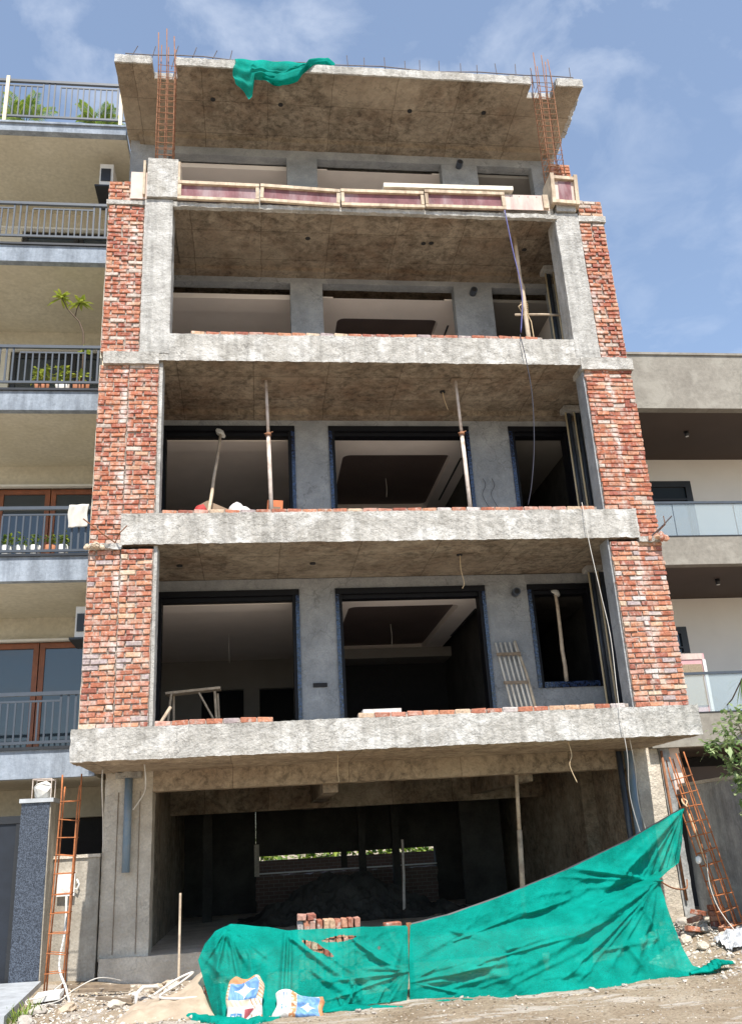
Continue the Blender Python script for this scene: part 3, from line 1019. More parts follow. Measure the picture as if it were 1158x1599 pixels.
# ---- ground storey ----------------------------------------------------
B().rough(-4.48, -3.73, 2.02, 2.45, 0.02, 2.76, 0.08, 0.010, 2, 61).build('column', ['groundcol'], bld, smooth=True, merge=True)
for x in (-4.27, -3.93):
    B().box(x, x + 0.009, 2.006, 2.03, 0.1, 2.45).build('board_mark', ['wood_dark'], bld)
B().rough(4.40, 4.86, 2.02, 2.45, -0.2, 2.76, 0.08, 0.010, 2, 62).build('column', ['groundcol'], bld, smooth=True, merge=True)
B().rough(-3.73, 4.40, 2.02, 2.32, 2.44, 2.76, 0.10, 0.010, 2, 63).build('front_beam', ['soffit_low'], bld, smooth=True, merge=True)
B().rough(-0.97, -0.72, 2.32, 9.4, 2.30, 2.76, 0.15, 0.008, 2, 64).build('cross_beam', ['soffit'], bld, smooth=True, merge=True)
B().rough(2.40, 2.66, 2.32, 9.4, 2.32, 2.76, 0.15, 0.008, 2, 65).build('cross_beam', ['soffit'], bld, smooth=True, merge=True)
B().rough(-4.3, 4.4, 6.0, 6.25, 2.20, 2.76, 0.15, 0.008, 2, 66).build('inner_beam', ['soffit'], bld, smooth=True, merge=True)
B().rough(-4.48, -3.80, 2.45, 10.0, 0.05, 2.76, 0.3, 0.008, 2, 67).build('side_wall', ['soffit'], bld, merge=True)
B().rough(3.95, 4.20, 3.6, 10.0, 0.05, 2.76, 0.3, 0.008, 2, 68).build('side_wall', ['soffit'], bld, merge=True)
B().rough(4.20, 4.40, 2.3, 10.0, 0.05, 2.76, 0.3, 0.008, 2, 69).build('side_wall', ['soffit'], bld, merge=True)
B().rough(-4.45, 4.6, 1.92, 10.0, -0.6, 0.06, 0.10, 0.014, 2.4, 70).build('plinth', ['groundcol'], bld, smooth=True, merge=True)
B().box(-4.5, 4.5, 2.45, 10.0, 2.742, 2.80).build('ground_ceiling', ['soffit'], bld)
# rear wall of the parking storey: piers round one wide opening
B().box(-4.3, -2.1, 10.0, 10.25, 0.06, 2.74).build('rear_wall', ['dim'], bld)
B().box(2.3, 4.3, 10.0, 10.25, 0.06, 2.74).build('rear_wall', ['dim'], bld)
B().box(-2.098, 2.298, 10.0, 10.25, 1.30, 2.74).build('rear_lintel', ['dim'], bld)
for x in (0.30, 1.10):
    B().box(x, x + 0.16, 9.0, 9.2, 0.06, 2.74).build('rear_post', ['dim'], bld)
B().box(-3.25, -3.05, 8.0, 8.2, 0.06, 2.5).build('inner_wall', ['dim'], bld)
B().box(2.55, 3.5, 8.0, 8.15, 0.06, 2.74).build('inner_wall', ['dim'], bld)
B().rough(-2.1, 2.3, 9.98, 10.2, 0.06, 0.86, 0.1, 0.05, 2.5, 8).build('broken_rear_sill', ['far_brick'], bld, merge=True)
B().box(-2.1, 2.3, 9.93, 9.975, 0.90, 0.93).build('rear_sill_line', ['white_plastic'], bld)
B().box(-2.14, -2.02, 9.92, 9.98, 0.86, 1.58).build('rear_frame_post', ['groundcol'], bld)
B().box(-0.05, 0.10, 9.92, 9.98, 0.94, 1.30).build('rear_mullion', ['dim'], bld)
B().tube([(-4.10, 1.93, 1.25), (-4.10, 1.93, 2.66)], 0.062, 18).build('drain_pipe', ['pipe_blue'], bld, smooth=True)
B().rough(-4.3, -3.9, 1.84, 2.02, 2.66, 2.75, 0.05, 0.02, 5, 5).build('pipe_patch', ['band'], bld, smooth=True, merge=True)
B().tube([(4.27, 1.92, -0.1), (4.27, 1.92, 2.72)], 0.07, 18).build('drain_pipe', ['pipe_blue'], bld, smooth=True)
B().tube([(4.12, 1.96, 0.0), (4.12, 1.96, 2.72)], 0.05, 14).build('drain_pipe', ['pipe_dark'], bld, smooth=True)
B().tube([(4.92, 1.96, 0.3), (4.90, 1.97, 2.70)], 0.022, 10).build('drain_pipe', ['rust'], bld, smooth=True)
B().rough(4.87, 5.06, 2.0, 2.5, -0.2, 2.74, 0.1, 0.02, 2, 77).build('party_wall_end', ['side_wall'], bld, smooth=True, merge=True)

# ================================================================== LEFT NEIGHBOUR
nb = thing('apartment_house', (-6.5, 1.9, -0.3), 'finished pale apartment house with grey railed balconies on the left', 'house')
NX0, NX1 = -9.5, -4.64
NZ = [(2.72, 3.16), (5.97, 6.40), (9.21, 9.60), (12.43, 12.80), (15.62, 15.80)]
for z0, z1 in NZ:
    B().box(NX0, NX1, 1.90, 2.05, z0, z1).build('balcony_edge', ['nb_slab'], nb)
    B().box(NX0, NX1, 1.86, 2.10, z1 + 0.001, z1 + 0.045).build('balcony_coping', ['black_metal' if z0 < 15 else 'nb_slab'], nb)
    B().box(NX0, NX1 - 0.001, 2.051, 4.55, z0 + 0.003, z1 - 0.01).build('balcony_slab', ['nb_soffit'], nb)
for k in range(4):
    z0, zt = NZ[k][1], NZ[k + 1][0]
    B().box(NX0, NX1, 4.5, 4.75, zt - 0.42, zt + 0.002).build('door_beam', ['nb_soffit'], nb)
    B().box(NX0, -7.3, 4.56, 4.8, z0 - 0.01, zt - 0.421).build('front_wall', ['nb_wall'], nb)
    B().box(-4.95, NX1, 2.10 if k < 3 else 3.3, 4.75, z0 - 0.01, zt - 0.001).build('end_wall', ['nb_wall'], nb)
    # dark room behind the glass
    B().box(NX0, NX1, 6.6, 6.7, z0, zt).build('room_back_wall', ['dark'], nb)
    # sliding doors
    x = -7.28
    dl = [(-7.28, -6.26), (-6.24, -5.0)] if k in (0, 1) else [(-7.28, -6.05), (-6.03, -5.0)]
    for (a, c) in dl:
        z1d = zt - 0.47
        b = B().box(a, a + 0.10, 4.62, 4.70, z0, z1d).box(c - 0.10, c, 4.62, 4.70, z0, z1d)
        b.box(a + 0.101, c - 0.101, 4.62, 4.70, z1d - 0.11, z1d).box(a + 0.101, c - 0.101, 4.62, 4.70, z0, z0 + 0.1)
        d = b.build('sliding_door', ['door_wood' if k < 2 else 'black_metal'], nb)
        B().box(a + 0.102, c - 0.102, 4.65, 4.665, z0 + 0.102, z1d - 0.112).build('pane', ['pane'], d)
    B().box(NX0, -4.96, 4.44, 4.56, zt - 0.47, zt - 0.425).build('curtain_pelmet', ['white_plastic'], nb)
# ground storey of the neighbour
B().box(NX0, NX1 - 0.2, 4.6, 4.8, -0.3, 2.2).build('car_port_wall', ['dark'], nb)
B().box(NX0, NX1 - 0.2, 4.3, 4.6, 2.2, 2.72).build('car_port_beam', ['nb_soffit'], nb)
B().box(NX0, NX1 - 0.05, 4.8, 12, -0.3, 15.5).build('house_body', ['nb_wall'], nb)

bal_me = {}


def railing(z0, z1, x0, x1, y, cream=None, step=0.118):
    """railing from z0 (bottom rail) to z1 (top rail)"""
    b = B().box(x0, x1, y - 0.03, y + 0.03, z1 - 0.06, z1).box(x0, x1, y - 0.018, y + 0.018, z0, z0 + 0.045)
    n = int((x1 - x0) / step)
    seg = 13
    xs = [x1 - 0.10 - i * step for i in range(n)]
    r = b.build('railing', ['rail'], nb)
    i0 = 0
    for i in range(0, n, seg):
        g = xs[i:i + seg]
        a, c = g[-1], g[0]
        if len(g) > 4:
            B().box(g[-1], g[2], y - 0.012, y + 0.012, z1 - 0.165, z1 - 0.135).build('upper_bar', ['rail'], r)
    for i, x in enumerate(xs):
        tall = (i % seg) in (0, 1, 2)
        key = (round(z1 - z0, 2), tall)
        if key not in bal_me:
            h = (z1 - 0.06 if tall else z1 - 0.165) - (z0 + 0.045)
            w = 0.014 if not tall else 0.017
            bal_me[key] = B().box(-w, w, -0.010, 0.010, 0.0, h).mesh('baluster', ['rail'])
        place('baluster', bal_me[key], r, (x, y, z0 + 0.045))
    for px in (cream or []):
        B().box(px - 0.035, px + 0.035, y - 0.075, y - 0.032, z0 - 0.16, z1 + 0.04).build('post', ['rail_cream'], r)
    return r


railing(3.26, 4.09, NX0, -4.90, 1.96, [-4.89])
railing(6.50, 7.34, NX0, -4.90, 1.96, [-4.88])
railing(9.79, 10.59, NX0, -4.86, 1.96, [-4.83])
railing(13.04, 13.87, NX0, -4.86, 1.96, [-4.83])
railing(16.03, 17.02, NX0, -4.52, 1.96, [-7.10, -4.77])


def aircon(x, y, z, label):
    t = thing('air_conditioner', (x, y, z), label, 'air conditioner', 'air conditioners on the left house')
    B().box(x - 0.03, x + 0.25, y - 0.45, y + 0.3, z, z + 0.55).build('casing', ['white_plastic'], t)
    B().tube([(x - 0.034, y - 0.08, z + 0.27), (x - 0.02, y - 0.08, z + 0.27)], 0.2, 20).build('fan_grille', ['black_metal'], t)
    B().box(x + 0.0, x + 0.2, y - 0.47, y - 0.452, z + 0.1, z + 0.42).build('front_grille', ['black_metal'], t)
    B().box(x - 0.12, x + 0.3, y - 0.47, y + 0.32, z - 0.04, z - 0.002).build('bracket', ['black_metal'], t)
    return t


aircon(-5.22, 3.0, 14.86, 'white air conditioner unit on the end wall of the highest roofed left balcony')
aircon(-5.17, 3.0, 5.12, 'white air conditioner unit on the end wall of the lowest left balcony')


# plants of the left house ------------------------------------------------
def leaf_strip(b, base, d, length, width, droop, mi=0, seg=4):
    d = Vector(d).normalized()
    side = d.cross(Vector((0, 0, 1)))
    if side.length < 1e-3:
        side = Vector((1, 0, 0))
    side.normalize()
    pts = []
    for i in range(seg + 1):
        t = i / seg
        p = Vector(base) + d * length * t + Vector((0, 0, -droop * t * t * length))
        w = width * (0.35 + 1.3 * t * (1 - t) * 2) * (1 if i < seg else 0.05)
        pts += [p - side * w / 2, p + side * w / 2]
    b.add(pts, [(2 * i, 2 * i + 1, 2 * i + 3, 2 * i + 2) for i in range(seg)], mi)


def palm(loc, size, label, seed):
    rn = random.Random(seed)
    t = thing('potted_palm', loc, label, 'palm', 'palms on the left roof terrace')
    x, y, z = loc
    B().tube([(x, y, z), (x, y, z + 0.3)], [0.17, 0.22], 14).build('pot', ['terracotta'], t, smooth=True)
    B().tube([(x, y, z + 0.25), (x + 0.02, y, z + 0.98)], [0.05, 0.035], 8).build('stem', ['bark'], t)
    b = B()
    for k in range(16):
        a = rn.uniform(0, 6.28)
        e = rn.uniform(0.35, 1.35)
        d = Vector((math.cos(a) * math.cos(e), math.sin(a) * math.cos(e), math.sin(e)))
        L_ = size * rn.uniform(0.7, 1.05)
        dr = rn.uniform(0.3, 0.65)
        base = Vector((x, y, z + 0.95))
        b.tube([base + d * L_ * s + Vector((0, 0, -dr * s * s * L_)) for s in (0, .33, .66, 1)], 0.006, 4)
        for s in range(4, 20):
            q = s / 20
            p = base + d * L_ * q + Vector((0, 0, -dr * q * q * L_))
            side = d.cross(Vector((0, 0, 1))).normalized()
            for sg in (-1, 1):
                leaf_strip(b, p, side * sg + d * 0.9 + Vector((0, 0, 0.15)), 0.30 * size * (1.15 - q * 0.7), 0.026, 0.5, 0, 3)
    b.build('fronds', ['leaf_palm'], t)
    return t


palm((-7.0, 3.0, 15.85), 1.05, 'bushy potted palm behind the left end of the roof terrace railing', 3)
palm((-5.42, 3.0, 15.85), 1.0, 'potted palm behind the roof terrace railing beside the unfinished building', 8)

t = thing('potted_plant', (-5.3, 2.25, 9.65), 'tall spindly potted plant with two leafy tufts on the second left balcony', 'plant')
B().tube([(-5.3, 2.25, 9.66), (-5.3, 2.25, 9.93)], [0.12, 0.16], 14).build('pot', ['terracotta'], t, smooth=True)
B().tube([(-5.29, 2.25, 9.9), (-5.29, 2.25, 10.6), (-5.31, 2.22, 11.05), (-5.40, 2.2, 11.28), (-5.50, 2.2, 11.40), (-5.64, 2.2, 11.57), (-5.76, 2.2, 11.82)], [0.02, 0.018, 0.017, 0.016, 0.015, 0.012, 0.01], 6).build('stem', ['bark'], t, smooth=True)
B().tube([(-5.48, 2.2, 11.38), (-5.46, 2.2, 11.55), (-5.40, 2.2, 11.72)], [0.013, 0.012, 0.01], 6).build('branch', ['bark'], t, smooth=True)
b = B()
rn = random.Random(4)
for c, n in (((-5.76, 2.2, 11.80), 26), ((-5.40, 2.2, 11.70), 30), ((-5.29, 2.25, 10.62), 14), ((-5.3, 2.25, 10.1), 18)):
    for k in range(n):
        a, e = rn.uniform(0, 6.28), rn.uniform(-0.3, 1.2)
        leaf_strip(b, c, (math.cos(a) * math.cos(e), math.sin(a) * math.cos(e), math.sin(e)), rn.uniform(0.16, 0.30), 0.06, 0.4, 0, 3)
b.build('leaves', ['leaf_lime'], t)


def bush(b, c, r, n, size, rn, squash=1.0):
    for k in range(n):
        p = Vector((rn.gauss(0, 1), rn.gauss(0, 1), rn.gauss(0, 1)))
        p.normalize()
        p *= r * rn.uniform(0.35, 1.0)
        p.z *= squash
        q = Vector(c) + p
        d = Vector((rn.uniform(-1, 1), rn.uniform(-1, 1), rn.uniform(-.6, .8)))
        leaf_strip(b, q, d, size * rn.uniform(0.5, 1.35), size * rn.uniform(0.4, 0.65), 0.3, 0, 2)


plab = ['leafy herb in a white pot at the left edge of the lowest railed plant row', 'sparse seedling in a white pot, second of the plant row', 'trailing plant in a white pot, middle of the plant row', 'low plant in a small pot, fourth of the plant row', 'bushy green plant in a pot beside the hanging towel']
for k, x in enumerate((-6.36, -6.12, -5.88, -5.63, -5.40)):
    t = thing('potted_plant', (x, 2.16, 6.45), plab[k], 'plant', 'pots on the left balcony')
    B().tube([(x, 2.16, 6.45), (x, 2.16, 6.68)], [0.075, 0.095], 12).build('pot', ['white_plastic' if k != 3 else 'terracotta'], t, smooth=True)
    b = B()
    bush(b, (x, 2.16, 6.80), 0.15 if k in (0, 4) else 0.11, 60 if k in (0, 4) else 34, 0.10, rn)
    b.build('leaves', ['leaf_palm'], t)
# towel over the railing
t = B()
def towel(u, v):
    x = -5.30 + 0.33 * u + 0.01 * math.sin(v * 9)
    s = v * 0.95 - 0.15
    y = 1.918 - 0.012 * math.sin(u * 11 + v * 3) if s > 0.0 else 2.0
    z = 7.36 - max(0, s) * 0.55 + 0.02 * u if s > 0 else 7.35 + s * -0.0 - 0.25 * (-s)
    if 0 < s < 0.08:
        y -= 0.0
    return (x, y - 0.012, z)
t.grid(towel, 12, 20)
o = t.build('towel', ['cloth_white'], smooth=True)
md = o.modifiers.new('thick', 'SOLIDIFY')
md.thickness = 0.01
tag(o, 'grey-white towel hung over the balcony railing on the left', 'towel')

# gate, pillar and boundary wall of the left house
t = thing('gate_pillar', (-5.4, 1.5, -0.3), 'dark speckled granite gate pillar with a pale capping on the left', 'pillar')
B().box(-5.62, -5.205, 1.48, 1.50, -0.30, 2.33).build('granite_face', ['granite_pillar'], t)
B().box(-5.62, -5.19, 1.501, 2.20, -0.30, 2.33).build('core', ['cream_wall'], t)
B().box(-5.65, -5.15, 1.45, 2.25, 2.331, 2.39).build('capping', ['marble'], t)
t = thing('broken_lamp', (-5.36, 1.75, 2.39), 'white wrapped lantern with a wire cage on top of the granite gate pillar', 'lamp')
rn = random.Random(2)


def stone_mesh(seed, n=1, jag=0.25, mat='stone'):
    bm = bmesh.new()
    bmesh.ops.create_icosphere(bm, subdivisions=n, radius=0.5)
    rr = random.Random(seed)
    off = Vector((rr.uniform(0, 50), rr.uniform(0, 50), rr.uniform(0, 50)))
    for v in bm.verts:
        v.co *= 1 + jag * noise.noise(v.co * 2.2 + off) * 1.6 + rr.uniform(-jag, jag) * 0.4
    me = bpy.data.meshes.new('stone')
    bm.to_mesh(me)
    bm.free()
    me.materials.append(M[mat])
    return me


place('wrapped_globe', stone_mesh(3, 2, 0.2, 'cloth_white'), t, (-5.37, 1.72, 2.52), (0, 0.3, 0), (0.30, 0.28, 0.27))
b = B()
for (x, y) in ((-5.50, 1.58), (-5.22, 1.58), (-5.22, 1.86), (-5.50, 1.86)):
    b.tube([(x, y, 2.39), (x, y, 2.68)], 0.008, 6)
b.tube([(-5.50, 1.58, 2.68), (-5.22, 1.58, 2.68), (-5.22, 1.86, 2.68), (-5.50, 1.86, 2.68), (-5.50, 1.58, 2.68)], 0.009, 6)
b.build('wire_cage', ['prop'], t)
t = thing('entrance_gate', (-6.3, 1.7, -0.3), 'dark sheet metal gate left of the granite pillar', 'gate')
B().box(-7.6, -5.66, 1.70, 1.74, -0.28, 2.14).build('panel', ['gate'], t)
B().box(-7.6, -5.66, 1.675, 1.70, 2.05, 2.16).build('top_rail', ['black_metal'], t)
B().box(-5.72, -5.64, 1.67, 1.70, -0.25, 2.04).build('gate_stile', ['black_metal'], t)
t = thing('boundary_wall', (-4.8, 2.0, -0.3), 'low stained cream boundary wall between the granite pillar and the raw column', 'wall')
B().rough(-5.18, -4.50, 1.95, 2.2, -0.4, 1.50, 0.1, 0.008, 2, 91).build('wall_body', ['cream_wall'], t, smooth=True, merge=True)
B().rough(-5.19, -4.49, 1.92, 2.24, 1.501, 1.55, 0.1, 0.006, 3, 92).build('coping', ['groundcol'], t, smooth=True, merge=True)
t = thing('meter_box', (-4.97, 1.93, 0.95), 'small white meter box fixed on the low cream wall', 'meter box')
B().box(-5.10, -4.84, 1.86, 1.945, 0.97, 1.28).build('case', ['white_plastic'], t)
B().box(-5.07, -4.87, 1.852, 1.859, 1.0, 1.25).build('cover', ['sack_white'], t)
B().tube([(-4.82, 1.9, 1.2), (-4.78, 1.88, 1.13), (-4.80, 1.88, 1.06), (-4.84, 1.9, 1.06)], 0.014, 8).build('conduit', ['white_plastic'], t, smooth=True)
t = thing('ramp_slab', (-5.6, 0.3, -0.3), 'grey marble threshold slab sloping out in front of the dark gate', 'slab')
rt = Matrix.Rotation(R(-2), 3, 'X')
b = B()
b.add([(-7.5, 1.66, -0.12), (-5.16, 1.45, -0.12), (-5.0, -1.2, -0.17), (-7.5, -1.2, -0.17), (-7.5, 1.66, -0.55), (-5.16, 1.45, -0.55), (-5.0, -1.2, -0.55), (-7.5, -1.2, -0.55)],
      [(0, 3, 2, 1), (4, 5, 6, 7), (0, 1, 5, 4), (1, 2, 6, 5), (2, 3, 7, 6), (3, 0, 4, 7)])
b.build('slab_top', ['marble'], t)

# ================================================================== RIGHT NEIGHBOUR
rb = thing('taupe_house', (8.5, 1.85, -0.3), 'finished taupe rendered house with glass balustrades on the right', 'house')
RX0, RX1 = 4.70, 13.0
B().box(RX0, RX1, 1.85, 2.05, 9.29, 10.50).build('parapet', ['rn_grey'], rb)
B().box(RX0, RX1, 1.82, 2.09, 10.501, 10.55).build('parapet_coping', ['rn_grey'], rb)
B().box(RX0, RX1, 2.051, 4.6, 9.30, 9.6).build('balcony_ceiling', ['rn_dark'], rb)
for z0, z1 in ((6.03, 6.58), (2.74, 3.30)):
    B().box(RX0, RX1, 1.85, 2.05, z0, z1).build('balcony_edge', ['rn_grey'], rb)
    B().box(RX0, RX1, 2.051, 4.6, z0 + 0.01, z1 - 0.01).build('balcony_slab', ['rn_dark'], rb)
    B().box(RX0, RX1, 1.84, 2.06, z1 + 0.001, z1 + 0.02).build('edge_trim', ['black_metal'], rb)
    # glass balustrade
    for k in range(5):
        a = RX0 + 0.05 + k * 1.24 - 0.10
        B().box(a, a + 1.225, 1.90, 1.912, z1 + 0.021, z1 + 0.68).build('glass_panel', ['rail_glass'], rb)
    B().box(RX0, RX0 + 6.3, 1.88, 1.93, z1 + 0.681, z1 + 0.725).build('handrail', ['rail'], rb)
for z0, z1, wz0, wz1, wx1 in ((6.58, 9.30, 6.75, 8.77, 7.74), (3.30, 6.03, 4.86, 5.42, 7.02)):
    wy = 4.45
    x0w = 5.75
    b = B().box(RX0, x0w, wy, wy + 0.2, z0, z1).box(wx1, RX1, wy, wy + 0.2, z0, z1)
    b.box(x0w + .001, wx1 - .001, wy, wy + 0.2, wz1, z1).box(x0w + .001, wx1 - .001, wy, wy + 0.2, z0, wz0)
    b.build('front_wall', ['rn_wall'], rb)
    b = B().box(x0w, x0w + 0.09, wy - 0.02, wy + 0.1, wz0, wz1).box(wx1 - 0.14, wx1, wy - 0.02, wy + 0.1, wz0, wz1).box(x0w + .091, wx1 - .141, wy - 0.02, wy + 0.1, wz1 - 0.14, wz1)
    b.box(x0w + .091, wx1 - .141, wy - 0.02, wy + 0.1, wz1 - 0.46, wz1 - 0.42)
    w = b.build('window', ['black_metal'], rb)
    B().box(x0w + .092, wx1 - .142, wy + 0.04, wy + 0.05, wz0, wz1 - 0.141).build('pane', ['pane'], w)
B().box(RX0, RX1, 4.66, 12, -0.3, 10.4).build('house_body', ['rn_wall'], rb)
B().box(RX0, RX0 + 0.2, 2.06, 4.6, 3.3, 9.29).build('end_wall', ['rn_wall'], rb)
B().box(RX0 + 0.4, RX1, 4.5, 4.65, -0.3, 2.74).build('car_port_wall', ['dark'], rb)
B().box(4.99, 5.30, 2.12, 2.4, 1.97, 2.75).build('pale_pier', ['ply_pale'], rb)
B().box(5.302, RX1, 2.8, 2.9, 1.9, 2.45).build('car_port_screen', ['rn_dark'], rb)
for k, (x, y, z, w_) in enumerate(((7.05, 2.95, 9.30, 'upper'), (7.1, 2.95, 6.04, 'lower'))):
    t = thing('ceiling_spotlight', (x, y, z), 'small black ceiling spotlight under the %s right balcony' % ('top' if k == 0 else 'middle'), 'spotlight')
    B().tube([(x, y, z), (x, y, z - 0.11)], 0.045, 14).build('housing', ['black_metal'], t, smooth=True)
    B().tube([(x, y, z - 0.111), (x, y, z - 0.118)], 0.034, 14).build('lens', ['white_plastic'], t)
t = thing('air_cooler', (5.95, 2.5, 3.31), 'pink framed straw pad air cooler on the lower right balcony', 'cooler')
B().box(5.66, 6.24, 2.42, 2.95, 3.32, 4.46).build('body', ['pink_frame'], t)
B().box(5.70, 6.20, 2.405, 2.419, 4.35, 4.46).build('top_panel', ['ply_pale'], t)
B().box(5.66, 6.16, 2.40, 2.419, 3.50, 4.26).build('straw_pad', ['cooler_pad'], t)
B().box(6.18, 6.24, 2.385, 2.419, 3.34, 4.34).build('frame_stile', ['white_plastic'], t)

t = thing('compound_wall', (5.3, 0.5, -0.3), 'tall streaky grey compound wall running out to the street on the right', 'wall')
B().rough(5.16, 5.40, -0.6, 2.05, -0.4, 2.09, 0.1, 0.010, 1.6, 95).build('wall_body', ['side_wall'], t, smooth=True, merge=True)
B().rough(5.13, 5.44, -0.62, 2.06, 2.091, 2.14, 0.1, 0.008, 2.5, 96).build('coping', ['groundcol'], t, smooth=True, merge=True)

# street tree on the right: leans in over the wall
def tree(loc, label):
    rn = random.Random(12)
    t = thing('street_tree', loc, label, 'tree')
    x, y, z = loc
    top = Vector((x, y, z + 1.7))
    B().tube([(x, y, z), (x + 0.05, y, z + 0.8), (x, y + 0.05, z + 1.5), (x - 0.05, y, z + 2.6)], [0.07, 0.06, 0.045, 0.02], 8).build('trunk', ['bark'], t, smooth=True)
    cl = [(-0.42, -0.1, 2.72, .26), (-0.1, 0, 2.95, .32), (0.3, 0.1, 3.0, .38), (-0.25, 0.05, 2.35, .24), (0.1, -0.05, 2.45, .36), (-0.12, 0, 2.05, .26), (0.35, 0, 2.0, .4), (-0.05, -0.1, 1.72, .26), (0.2, 0.1, 1.5, .3), (0.5, 0.1, 2.6, .45), (0.6, -0.1, 1.6, .4), (0.75, 0.1, 2.2, .45), (-0.62, -0.05, 2.62, .13)]
    br = B()
    b = B()
    for (a, c, e, r_) in cl:
        q = Vector((x + a, y + c, z + e))
        br.tube([(x, y, z + e - 0.5), q.lerp(Vector((x, y, z + e - 0.4)), 0.5), q], [0.018, 0.012, 0.006], 5)
        bush(b, q, r_, int(150 * r_ / 0.35), 0.12, rn)
    br.build('limbs', ['bark'], t)
    b.build('crown', ['leaf'], t)
    return t


tree((4.95, -0.85, -0.15), 'small leafy green street tree overhanging the right edge beside the grey wall')
# spray of leaves hanging from a taller branch at the right edge
t = thing('palm_spray', (6.25, 0.6, 3.2), 'narrow dark leaf spray in front of the lower right balcony edge', 'plant')
b = B()
for k in range(16):
    a = rn.uniform(-2.8, 0.3)
    leaf_strip(b, (6.22, 1.2, 3.78), (math.cos(a) * 1.0, rn.uniform(-.3, .3), 0.25 + math.sin(a) * 0.75), rn.uniform(0.25, 0.42), 0.03, 0.3, 0, 3)
B().tube([(6.25, 2.25, 3.32), (6.24, 1.7, 3.5), (6.22, 1.2, 3.78)], 0.012, 6).build('stem', ['bark'], t)
b.build('leaves', ['leaf'], t)

# ================================================================== BEHIND THE BUILDING
t = thing('rear_compound_wall', (0, 13, -0.3), 'dim brick wall seen through the parking storey', 'wall')
B().rough(-8, 9, 13.0, 13.24, -0.4, 1.165, 0.5, 0.01, 1, 3).build('wall_body', ['far_brick'], t)
rn = random.Random(31)
t = thing('garden_hedge', (0, 22, -0.3), 'sunlit green foliage glimpsed through the rear opening of the parking storey', 'hedge')
b = B()
for k in range(40):
    bush(b, (-9 + k * 0.55, 22 + rn.uniform(-.4, .4), rn.uniform(0.4, 1.6)), 1.0, 170, 0.34, rn)
b.build('foliage', ['leaf_palm'], t)


# ================================================================== REINFORCEMENT
def cage(name, base, top, w, d, label, mat, nties, over=0.9, nx=3, rb_=0.010, drift=0.0, bars_over=None, tie0=0.03, tie1=0.95):
    """vertical bars with stirrups between base and top; bars run on past the top by their own amounts"""
    rn = random.Random(hash(label) % 1000 if False else len(label) * 13 + nties)
    base, top = Vector(base), Vector(top)
    t = thing(name, base, label, 'rebar cage')
    ax = (top - base).normalized()
    side = Vector((1, 0, 0))
    side = (side - ax * side.dot(ax)).normalized()
    dep = ax.cross(side)
    spots = [(i / (nx - 1) - .5, j) for i in range(nx) for j in (-.5, .5)]
    for k, (i, j) in enumerate(spots):
        p0 = base + side * w * i + dep * d * j
        p1 = top + side * w * (i + rn.uniform(-.03, .03)) + dep * d * j
        ov = (bars_over[k % len(bars_over)] if bars_over else over) * rn.uniform(0.85, 1.1)
        bend = side * rn.uniform(-.05, .05) * ov + dep * rn.uniform(-.05, .05)
        pts = [p0, p0.lerp(p1, 0.35) + side * rn.uniform(-.008, .008), p0.lerp(p1, .7) + side * rn.uniform(-.008, .008), p1]
        if ov > 0.02:
            pts.append(p1 + ax * ov + bend)
        B().tube(pts, rb_, 6).build('bar', [mat], t, smooth=True)
    for k in range(nties):
        f = tie0 + (tie1 - tie0) * k / (nties - 1) + rn.uniform(-.006, .006)
        c = base.lerp(top, f)
        tl = rn.uniform(-.06, .06)
        hw, hd = w / 2 + rb_, d / 2 + rb_
        q = [c + side * a * hw + dep * e * hd + ax * (a * tl * w) for a, e in ((-1, -1), (1, -1), (1, 1), (-1, 1), (-1, -1))]
        B().tube(q, rb_ * 0.62, 5).build('stirrup', [mat], t)
    return t


cage('rebar_cage', (-3.63, 0.17, 13.25), (-3.63, 0.17, 15.70), 0.30, 0.30, 'rusty column cage rising from the left column head through the roof slab', 'rust', 17, 0.75)
cage('rebar_cage', (3.80, 0.17, 13.20), (3.84, 0.17, 15.70), 0.30, 0.30, 'rusty column cage rising from the right shuttered column head to the roof', 'rust', 17, 0.75)
cage('rebar_cage', (-4.80, 0.55, -0.30), (-4.71, 0.50, 2.30), 0.23, 0.17, 'orange rusty starter cage standing on the ground in front of the low cream wall', 'rust_bright', 11, 0.33, 2, 0.0115, bars_over=[.36, .2, .18, .36], tie0=0.05, tie1=0.99)
cage('rebar_cage', (4.66, -0.02, -0.05), (4.30, 0.12, 2.20), 0.25, 0.18, 'orange rusty column cage leaning beside the green net on the right', 'rust_bright', 11, 0.28, 3, 0.0115, tie0=0.06, tie1=0.97)

# bars left sticking out of the roof edge
t = thing('roof_edge_bars', (0, 0.25, 15.76), 'long dark bar with short upright stubs along the roof edge', 'rebar')
pts = [(-4.45 + 0.5 * i, 0.22 + 0.02 * math.sin(i * 1.7), 16.06 + 0.02 * math.sin(i * 0.9)) for i in range(19)]
B().tube(pts, 0.012, 5).build('long_bar', ['rebar_dark'], t)
B().tube([(p[0], p[1] + 0.12, p[2] - 0.06) for p in pts[9:]], 0.008, 5).build('long_bar', ['rebar_dark'], t)
rn = random.Random(8)
for i in range(24):
    x = -4.4 + i * 0.385 + rn.uniform(-.06, .06)
    if -2.4 < x < -0.5:
        continue
    lean = rn.uniform(0.1, 0.22) if x < -2.4 else rn.uniform(-0.03, 0.03)
    B().tube([(x, 0.23, 15.74), (x + lean, 0.22, 16.30 + rn.uniform(-.05, .07))], 0.009, 5).build('stub_bar', ['rebar_dark'], t)
t = thing('bent_bars', (-4.35, -0.05, 5.95), 'two bent rusty bars poking out of the broken left ledge', 'rebar')
B().tube([(-4.15, 0.0, 5.97), (-4.30, -0.15, 6.05), (-4.62, -0.30, 6.28)], 0.011, 6).build('bar', ['rust'], t)
